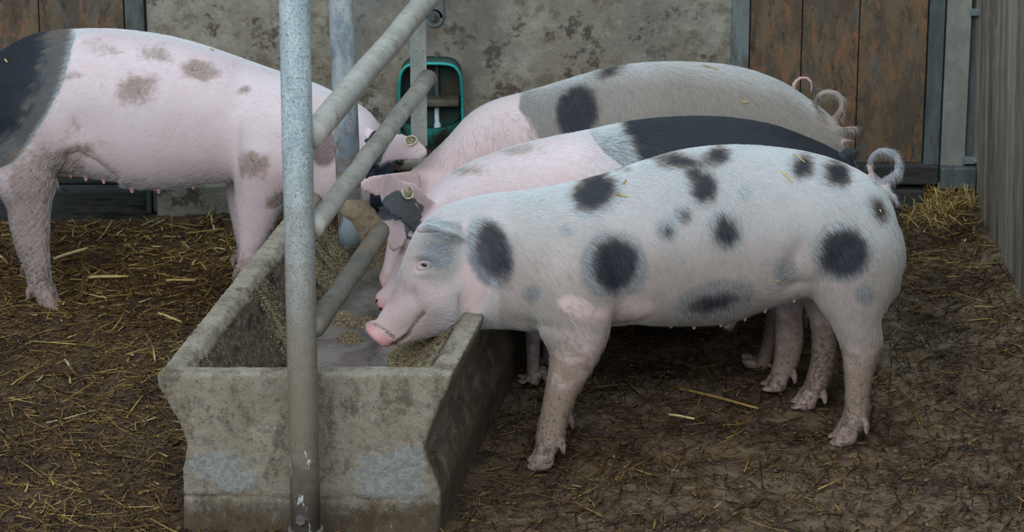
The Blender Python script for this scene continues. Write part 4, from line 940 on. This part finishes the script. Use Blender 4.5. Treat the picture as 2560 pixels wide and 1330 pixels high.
# --- grey-brown pig, third from the camera, and the one hidden behind it
def pig_c():
    Yc = 7.2
    p = Pig('grey-brown pig with pink shoulders and one dark side spot, curled tail against the boards', Yc, .0065)
    T = [(2118, 372, 2120, 440, .06), (2106, 325, 2110, 480, .10), (2072, 283, 2080, 540, .13), (2020, 243, 2025, 580, .15), (1950, 200, 1955, 600, .16), (1850, 166, 1850, 615, .165), (1740, 154, 1740, 620, .165), (1620, 155, 1620, 622, .162),
         (1520, 168, 1522, 620, .155), (1420, 197, 1424, 615, .15), (1320, 226, 1330, 610, .145), (1235, 248, 1255, 600, .135), (1170, 285, 1200, 590, .125), (1120, 340, 1160, 590, .11), (1070, 388, 1120, 590, .098), (1025, 425, 1080, 590, .088)]
    Yf = lambda x: Yc - .14 * sstep(1350, 1000, x)
    p.part([(a, b, c, d, Yf((a + c) / 2), w) for a, b, c, d, w in T], 36, 2.15)
    p.part([(1040, 440, 1080, 570, 7.07, .08), (1000, 480, 1060, 610, 7.03, .074), (980, 540, 1040, 650, 7.0, .062), (966, 600, 1020, 690, 6.97, .048), (958, 650, 998, 715, 6.95, .038), (954, 672, 988, 724, 6.95, .036)], 24, 2.1)
    p.detail(lambda g: g.loft(section_rings([(953, 674, 984, 722, 6.95, .036), (948, 684, 975, 726, 6.95, .039), (946, 688, 970, 726, 6.95, .038)], 2), 24, 2.2, .12))
    for (x, Y, tz) in ((1985, 7.08, 1), (1940, 7.30, 1), (1390, 7.1, 0), (1430, 7.30, 0)):
        b = PY(x, 560, Y); zz = [.26, .18, .12, .06]; sc = [.075, .045, .032, .03]
        g = p.g; g.loft([((b.x + dx, Y, z), (r, 0, 0), (0, r, 0)) for z, r, dx in zip(zz, sc, (.0, .015 * tz, .02 * tz, .0))], 18)
    p.detail(lambda g: leaf(g, [(1048, 426, 6.98, 1052, 490, 6.97), (1010, 426, 6.96, 1014, 493, 6.95), (965, 430, 6.935, 970, 494, 6.93), (925, 438, 6.92, 930, 490, 6.915), (902, 452, 6.915, 905, 478, 6.915)], .006, .06))
    def tail(g):
        pts = [PY(2060, 312, 7.2), PY(2078, 305, 7.17), PY(2096, 290, 7.15)]
        for t in np.linspace(-25, 215, 14): a = math.radians(t); pts.append(PY(2072 + 34 * math.cos(a), 262 - 32 * math.sin(a), 7.14 + .02 * (t + 25) / 240))
        pts += [PY(2046, 295, 7.16), PY(2066, 312, 7.15), PY(2100, 320, 7.14), PY(2140, 320, 7.13)]
        g.tube(pts, [.011] * 3 + [.0095 - .002 * i / 13 for i in range(14)] + [.0065, .006, .0065, .005], 12)
    p.detail(tail)
    p.detail(lambda g: g.loft([(PY(2098, 352, 7.13), (.018, 0, 0), (0, .02, 0)), (PY(2108, 350, 7.12), (.012, 0, .006), (0, .012, 0)), (PY(2121, 352, 7.12), (.004, 0, 0), (0, .004, 0))], 12))
    def attrs(V, N, x, y):
        bnd = np.interp(y, [220, 260, 300, 340, 420], [1295, 1312, 1322, 1345, 1400])
        tone = np.clip((x - bnd) / 30., -1, 1.2)
        tone = tone - .9 * np.exp(-((x - 1620) / 130) ** 2 - ((y - 285) / 40) ** 2) - .6 * np.exp(-((x - 1950) / 160) ** 2 - ((y - 300) / 50) ** 2)
        halo = np.maximum(spots(x, y, [(1440, 275, 66, 78, 10), (1332, 262, 34, 36, 0), (1520, 178, 34, 12, -18), (2022, 238, 28, 12, 30)]), np.where((x > 1310) & (x < 1420), (x - bnd) / 60. - .05, -5))
        core = spots(x, y, [(1440, 275, 50, 64, 10), (1520, 178, 32, 11, -18), (2022, 238, 24, 10, 30)])
        mud = .25 * sstep(1500, 1700, x) + .3 * np.exp(-((x - 1240) / 60) ** 2 - ((y - 345) / 30) ** 2)
        rosy = .6 * np.exp(-((x - 955) / 25) ** 2 - ((y - 700) / 28) ** 2) + .9 * np.exp(-((x - 2108) / 18) ** 2 - ((y - 350) / 18) ** 2) + .45 * np.exp(-((x - 1000) / 90) ** 2 - ((y - 465) / 30) ** 2) + .15 * np.exp(-((x - 1240) / 60) ** 2 - ((y - 310) / 30) ** 2)
        legs = V[:, 2] < .25; halo = np.where(legs, -5, halo)
        return dict(core=core, halo=halo, tone=tone, mud=mud, rosy=rosy)
    skin = pig_skin('grey_brown_pig_skin', 'd6bfbd', '7c7570', '403c40', '94857a', '85745f', .25)
    p.finish('pig', 'pigs feeding at the trough', skin, (.45, Yc, 0), attrs, 22, [(960, 700, 40, .3)])
    for (x, Y, tz) in ((1985, 7.08, 1), (1940, 7.30, 1), (1390, 7.1, 0), (1430, 7.30, 0)):
        b = PY(x, 560, Y); q = topx(np.array([[b.x, Y, .055]])); p.hoof(float(q[0][0]), float(q[1][0]), Y, -1, 1.0)
    flow = lambda P, x, y: np.stack([.30 + 0 * x, .05 + 0 * x, -.8 + 0 * x], 1)
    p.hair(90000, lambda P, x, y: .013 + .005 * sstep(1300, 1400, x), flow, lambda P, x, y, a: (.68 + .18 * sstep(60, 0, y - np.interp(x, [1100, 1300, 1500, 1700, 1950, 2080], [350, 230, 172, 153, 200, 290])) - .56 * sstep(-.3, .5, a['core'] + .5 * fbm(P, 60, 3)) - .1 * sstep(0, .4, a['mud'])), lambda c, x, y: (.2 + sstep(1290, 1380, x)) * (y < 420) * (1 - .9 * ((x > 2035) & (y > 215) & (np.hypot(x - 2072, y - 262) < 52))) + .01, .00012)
    p.straw_bits([(1752, 166, 1795, 176, 'golden straw lying on top of the grey-brown back', .85), (1855, 256, 1870, 258, 'short straw on the hip of the grey-brown pig', .85)])
    return p
PC = pig_c()
def pig_d():
    Yc = 7.58
    p = Pig('almost hidden pig behind the grey-brown one, only its thin curled tail shows', Yc, .008)
    T = [(2050, 300, 2050, 420, .09), (2010, 250, 2010, 480, .13), (1930, 218, 1930, 500, .15), (1800, 196, 1800, 520, .155), (1650, 192, 1650, 525, .155), (1500, 206, 1500, 525, .15), (1400, 232, 1400, 520, .14), (1320, 268, 1330, 510, .13),
         (1270, 300, 1290, 500, .115), (1230, 345, 1260, 500, .10), (1200, 390, 1235, 510, .085), (1185, 430, 1215, 520, .065), (1175, 470, 1200, 530, .045)]
    p.part([(a, b, c, d, Yc, w) for a, b, c, d, w in T], 30, 2.15)
    for (x, Y) in ((1960, 7.5), (1930, 7.68), (1420, 7.5), (1450, 7.68)):
        b = PY(x, 460, Y); p.g.loft([((b.x, Y, z), (r, 0, 0), (0, r, 0)) for z, r in ((.26, .075), (.18, .045), (.12, .032), (.06, .03))], 16)
    def tail(g):
        pts = [PY(1980, 232, Yc)] + [PY(2008 + 24 * math.cos(math.radians(t)), 216 - 22 * math.sin(math.radians(t)), Yc - .02) for t in np.linspace(190, -60, 12)]
        g.tube(pts, [.009] + [.008 - .004 * i / 11 for i in range(12)], 10)
    p.detail(tail)
    p.finish('pig', 'pigs feeding at the trough', pig_skin('hidden_pig_skin', 'cfaaa4', '77736f', '2e2c2f', '9a8d82', '85705a'), (.45, Yc, 0),
             lambda V, N, x, y: dict(halo=spots(x, y, [(1700, 300, 90, 60, 0)]), core=spots(x, y, [(1700, 300, 70, 45, 0)])), 18)
    for (x, Y) in ((1960, 7.5), (1930, 7.68), (1420, 7.5), (1450, 7.68)):
        b = PY(x, 460, Y); q = topx(np.array([[b.x, Y, .055]])); p.hoof(float(q[0][0]), float(q[1][0]), Y, -1, 1.0)
pig_d()

# --- large pink pig on the left, facing right
def pig_e():
    Yc = 7.47
    p = Pig('big pink pig with a black rump on the left, facing right behind the posts', Yc, .0055)
    T = [(-105, 330, -100, 420, .06), (-95, 240, -85, 440, .11), (-55, 165, -45, 445, .14), (10, 118, 15, 440, .155), (80, 84, 85, 440, .165), (170, 71, 175, 448, .17), (270, 69, 270, 462, .172), (370, 79, 370, 474, .172),
         (460, 97, 458, 470, .168), (550, 125, 545, 458, .162), (640, 157, 630, 460, .155), (720, 185, 700, 480, .148), (790, 208, 760, 505, .138), (850, 236, 810, 520, .12), (900, 262, 850, 525, .105), (940, 296, 880, 520, .092),
         (962, 345, 900, 512, .080), (968, 390, 920, 510, .068)]
    Yf = lambda x: Yc - .24 * sstep(660, 860, x)
    p.part([(a, b, c, d, Yf((a + c) / 2), w) for a, b, c, d, w in T], 40, 2.15)
    p.part([(975, 390, 925, 505, 7.23, .062), (985, 425, 945, 515, 7.22, .050), (992, 450, 962, 520, 7.215, .042), (998, 468, 975, 522, 7.21, .036)], 22, 2.1)
    p.part([(-80, 330, 150, 330, 7.40, .10), (-70, 400, 150, 400, 7.385, .10), (-30, 450, 146, 448, 7.37, .085), (12, 500, 130, 500, 7.36, .062), (25, 555, 124, 560, 7.355, .048), (36, 605, 124, 612, 7.35, .040), (58, 660, 126, 662, 7.345, .034), (70, 700, 128, 700, 7.345, .033), (76, 726, 142, 722, 7.345, .034)], 28, 2.1)
    p.part([(-60, 340, 130, 340, 7.56, .09), (-30, 430, 120, 430, 7.58, .08), (10, 480, 124, 480, 7.585, .06), (30, 560, 126, 560, 7.59, .042), (45, 620, 122, 620, 7.59, .036), (62, 672, 122, 672, 7.59, .033)], 24, 2.1)
    p.part([(560, 300, 760, 300, 7.36, .07), (570, 390, 745, 390, 7.35, .085), (582, 455, 728, 455, 7.345, .078), (585, 500, 712, 510, 7.34, .062), (590, 560, 690, 560, 7.335, .048), (596, 610, 668, 605, 7.33, .038), (592, 655, 650, 650, 7.33, .033), (592, 690, 650, 688, 7.33, .033)], 26, 2.1)
    p.part([(565, 350, 720, 350, 7.57, .08), (562, 440, 690, 440, 7.575, .065), (566, 500, 640, 500, 7.575, .048), (578, 550, 632, 550, 7.575, .038), (590, 610, 636, 610, 7.575, .031), (594, 645, 640, 645, 7.575, .032)], 24, 2.1)
    p.detail(lambda g: leaf(g, [(925, 320, 7.17, 918, 425, 7.15), (955, 324, 7.13, 945, 416, 7.11), (990, 330, 7.05, 985, 404, 7.03), (1025, 338, 6.99, 1022, 402, 6.97), (1054, 354, 6.975, 1048, 402, 6.96), (1068, 372, 6.97, 1062, 392, 6.965)], .006, .08))
    p.detail(lambda g: leaf(g, [(940, 300, 7.30, 960, 400, 7.32), (975, 330, 7.40, 990, 410, 7.40), (1000, 375, 7.46, 1010, 415, 7.46)], .006, .08))
    def sculpt(V, N, x, y):
        near = V[:, 1] < Yc
        g = lambda cx, cy, rx, ry, r=0: np.exp(-((((x - cx) * math.cos(r) + (y - cy) * math.sin(r)) / rx) ** 2) - ((-(x - cx) * math.sin(r) + (y - cy) * math.cos(r)) / ry) ** 2)
        fold = np.full(len(V), 99.); ml = [(146, 440), (152, 410), (168, 388), (195, 380), (220, 388), (245, 410), (285, 440)]
        for (a, b), (c, d) in zip(ml[:-1], ml[1:]):
            t = np.clip(((x - a) * (c - a) + (y - b) * (d - b)) / ((c - a) ** 2 + (d - b) ** 2), 0, 1); fold = np.minimum(fold, np.hypot(x - a - t * (c - a), y - b - t * (d - b)))
        inside = sstep(0, 1, (y > np.interp(x, [0, 146, 168, 195, 245, 285], [600, 440, 392, 384, 412, 445])) * 1.) * (x > 146) * (x < 300)
        return near * (-.007 * np.exp(-(fold / 10) ** 2) - .012 * inside + .012 * g(60, 330, 90, 110) - .010 * g(205, 330, 60, 70) - .008 * g(590, 400, 14, 90) + .010 * g(660, 380, 60, 90) - .006 * g(600, 250, 40, 120) - .008 * g(760, 420, 24, 90) + .005 * g(790, 360, 40, 50))
    def attrs(V, N, x0, y0):
        x = x0; y = y0
        bnd = np.interp(y, [60, 85, 140, 200, 260, 300, 340, 400, 425], [195, 190, 175, 160, 132, 108, 85, 45, -10])
        halo = (bnd - x) / 22.
        core = (np.interp(y, [60, 120, 200, 300, 425], [125, 122, 105, 60, -60]) - x) / 50.
        far = V[:, 1] > Yc + .05
        ear = (V[:, 1] < 7.155) & (x > 912)
        face = ((x > 905) & ~ear) | (V[:, 1] > 7.4) & (x > 935)
        halo = np.where(face, np.minimum((x - 925) / 10., (y - 395 + (x - 950) * .2) / 12.), halo); core = np.where(face, halo - .2, core)
        eb = np.where(ear, np.minimum((985 - .45 * (y - 330) - x) / 22., 3), -5)
        halo = np.where(ear, eb, halo); core = np.where(ear, eb - .15, core)
        halo = np.maximum(halo, spots(x, y, [(805, 365, 1, 1, 0)]))
        tone = spots(x, y, [(808, 366, 36, 50, 0)]) * 1.2
        x = x0 + 34 * fbm(V, 9, 4); y = y0 + 26 * fbm(V + 7, 9, 4)
        B = lambda cx, cy, rx, ry, k: k * np.exp(-((x - cx) / rx) ** 2 - ((y - cy) / ry) ** 2)
        mud = B(350, 205, 65, 42, .62) + B(330, 240, 50, 40, .4) + B(505, 180, 50, 34, .72) + B(480, 160, 30, 30, .4) + B(395, 120, 65, 24, .55) + B(250, 115, 55, 27, .45) + B(590, 228, 22, 15, .85) + B(640, 412, 38, 30, 1.0) + B(686, 500, 28, 24, 1.1) + B(180, 180, 44, 16, .5) + B(90, 420, 100, 70, .75) + B(160, 400, 60, 40, .4) + B(230, 350, 70, 40, .3) + B(80, 520, 60, 80, .35) + B(330, 455, 60, 10, .4) + B(170, 300, 40, 30, .3) + B(670, 330, 50, 40, .25)
        mud = mud + (.38 * sstep(420, 520, y) + .25 * sstep(600, 720, y) + .25 * fbm(V + 3, 14, 3)) * (x < 300) * (y > 420) + .2 * sstep(560, 660, y) * (x > 500) - .15 * ((y > 200) & (x > 400) & (x < 600))
        rosy = .35 * np.exp(-((x - 1000) / 50) ** 2 - ((y - 365) / 40) ** 2) * ear
        return dict(core=core, halo=halo, tone=tone, mud=mud, rosy=rosy)
    skin = pig_skin('pink_pig_skin', 'd8c5c5', '5c666c', '2b3640', '80686a', '90786a')
    p.finish('pig', 'pigs feeding at the trough', skin, (-.85, Yc, 0), attrs, 26, [(110, 720, 70, .5)], .06, sculpt)
    p.hoof(112, 728, 7.345, 1, 1.15); p.hoof(94, 676, 7.59, 1, 1.1); p.hoof(622, 690, 7.33, 1, 1.05); p.hoof(618, 650, 7.575, 1, 1.05)
    p.teats([(177, 438, .9), (215, 443, 1.2), (260, 460, 1.2), (330, 472, 1.3), (397, 475, 1.2), (483, 465, .9)], -.06)
    p.ear_tag(1028, 354, .0165, (0, -.4, 1))
    flow = lambda P, x, y: np.stack([-.8 + 0 * x, .05 + 0 * x, -.5 + 0 * x], 1)
    p.hair(80000, lambda P, x, y: .012 + .006 * sstep(220, 170, x), flow, lambda P, x, y, a: (.9 - .76 * sstep(-.3, .5, a['core'] + .5 * fbm(P, 60, 3)) - .42 * sstep(-.2, .5, a['halo']) + .36 * sstep(-.3, .5, a['core'])), lambda c, x, y: .25 + 1.6 * (x < np.interp(y, [60, 85, 140, 200, 260, 300, 340, 400, 425], [205, 200, 185, 170, 142, 118, 95, 55, 0])) * (y < 440) + 1.2 * sstep(25, 0, y - np.interp(x, [0, 100, 250, 450, 650, 900], [125, 80, 68, 95, 160, 262])), .00011)
    p.straw_bits([(58, 92, 84, 86, 'pale straw lying on the black rump of the left pig', .95), (524, 126, 534, 129, 'tiny yellow straw on the back of the left pig', .9), (14, 150, 20, 158, 'small straw fleck on the black hindquarter at the left picture edge', .9)])
    return p
PE = pig_e()

# ---------------------------------------------------------------- single stalks one can point to on the floor
def stalk(x1, y1, x2, y2, r, t, label):
    a, b = PZ(x1, y1, .0), PZ(x2, y2, .0)
    for q in (a, b): q.z = float(ground_h(np.array([q.x]), np.array([q.y]))[0]) + .016
    d = (b - a).normalized(); m = (a + b) / 2 + Vector((-d.y, d.x, 0)) * (b - a).length * .03
    g = G(); g.tube([a, (a + m) / 2 + Vector((0, 0, .001)), m, (m + b) / 2, b], [r, r * .95, r * 1.05, r * .9, r * .8], 8, False)
    o = mesh_obj('straw_stalk', [tuple(v) for v in g.v], g.f, STRAW, None, True, {'tint': [t] * len(g.v)}); tag(o, label, 'straw', 'single straw stalks on the floor')
stalk(135, 664, 221, 640, .0042, 1.0, 'thick pale straw stalk lying just right of the left pig\'s hind leg')
stalk(222, 716, 320, 709, .0040, .93, 'pale split straw stalk below the belly of the left pig, nearer the camera')
stalk(415, 717, 490, 712, .0030, .9, 'thin pale straw stalk halfway between the left pig\'s legs and the trough')
stalk(1682, 984, 1896, 1044, .0034, .74, 'long golden-brown straw stalk below the belly of the front spotted pig')
stalk(1672, 1050, 1736, 1062, .0030, .98, 'short whitish stalk just under the long golden stalk')
stalk(30, 985, 95, 938, .0026, .72, 'slanting brown straw stalk near the left picture edge')
stalk(395, 800, 455, 806, .0030, .9, 'short yellow stalk on the litter left of the trough')
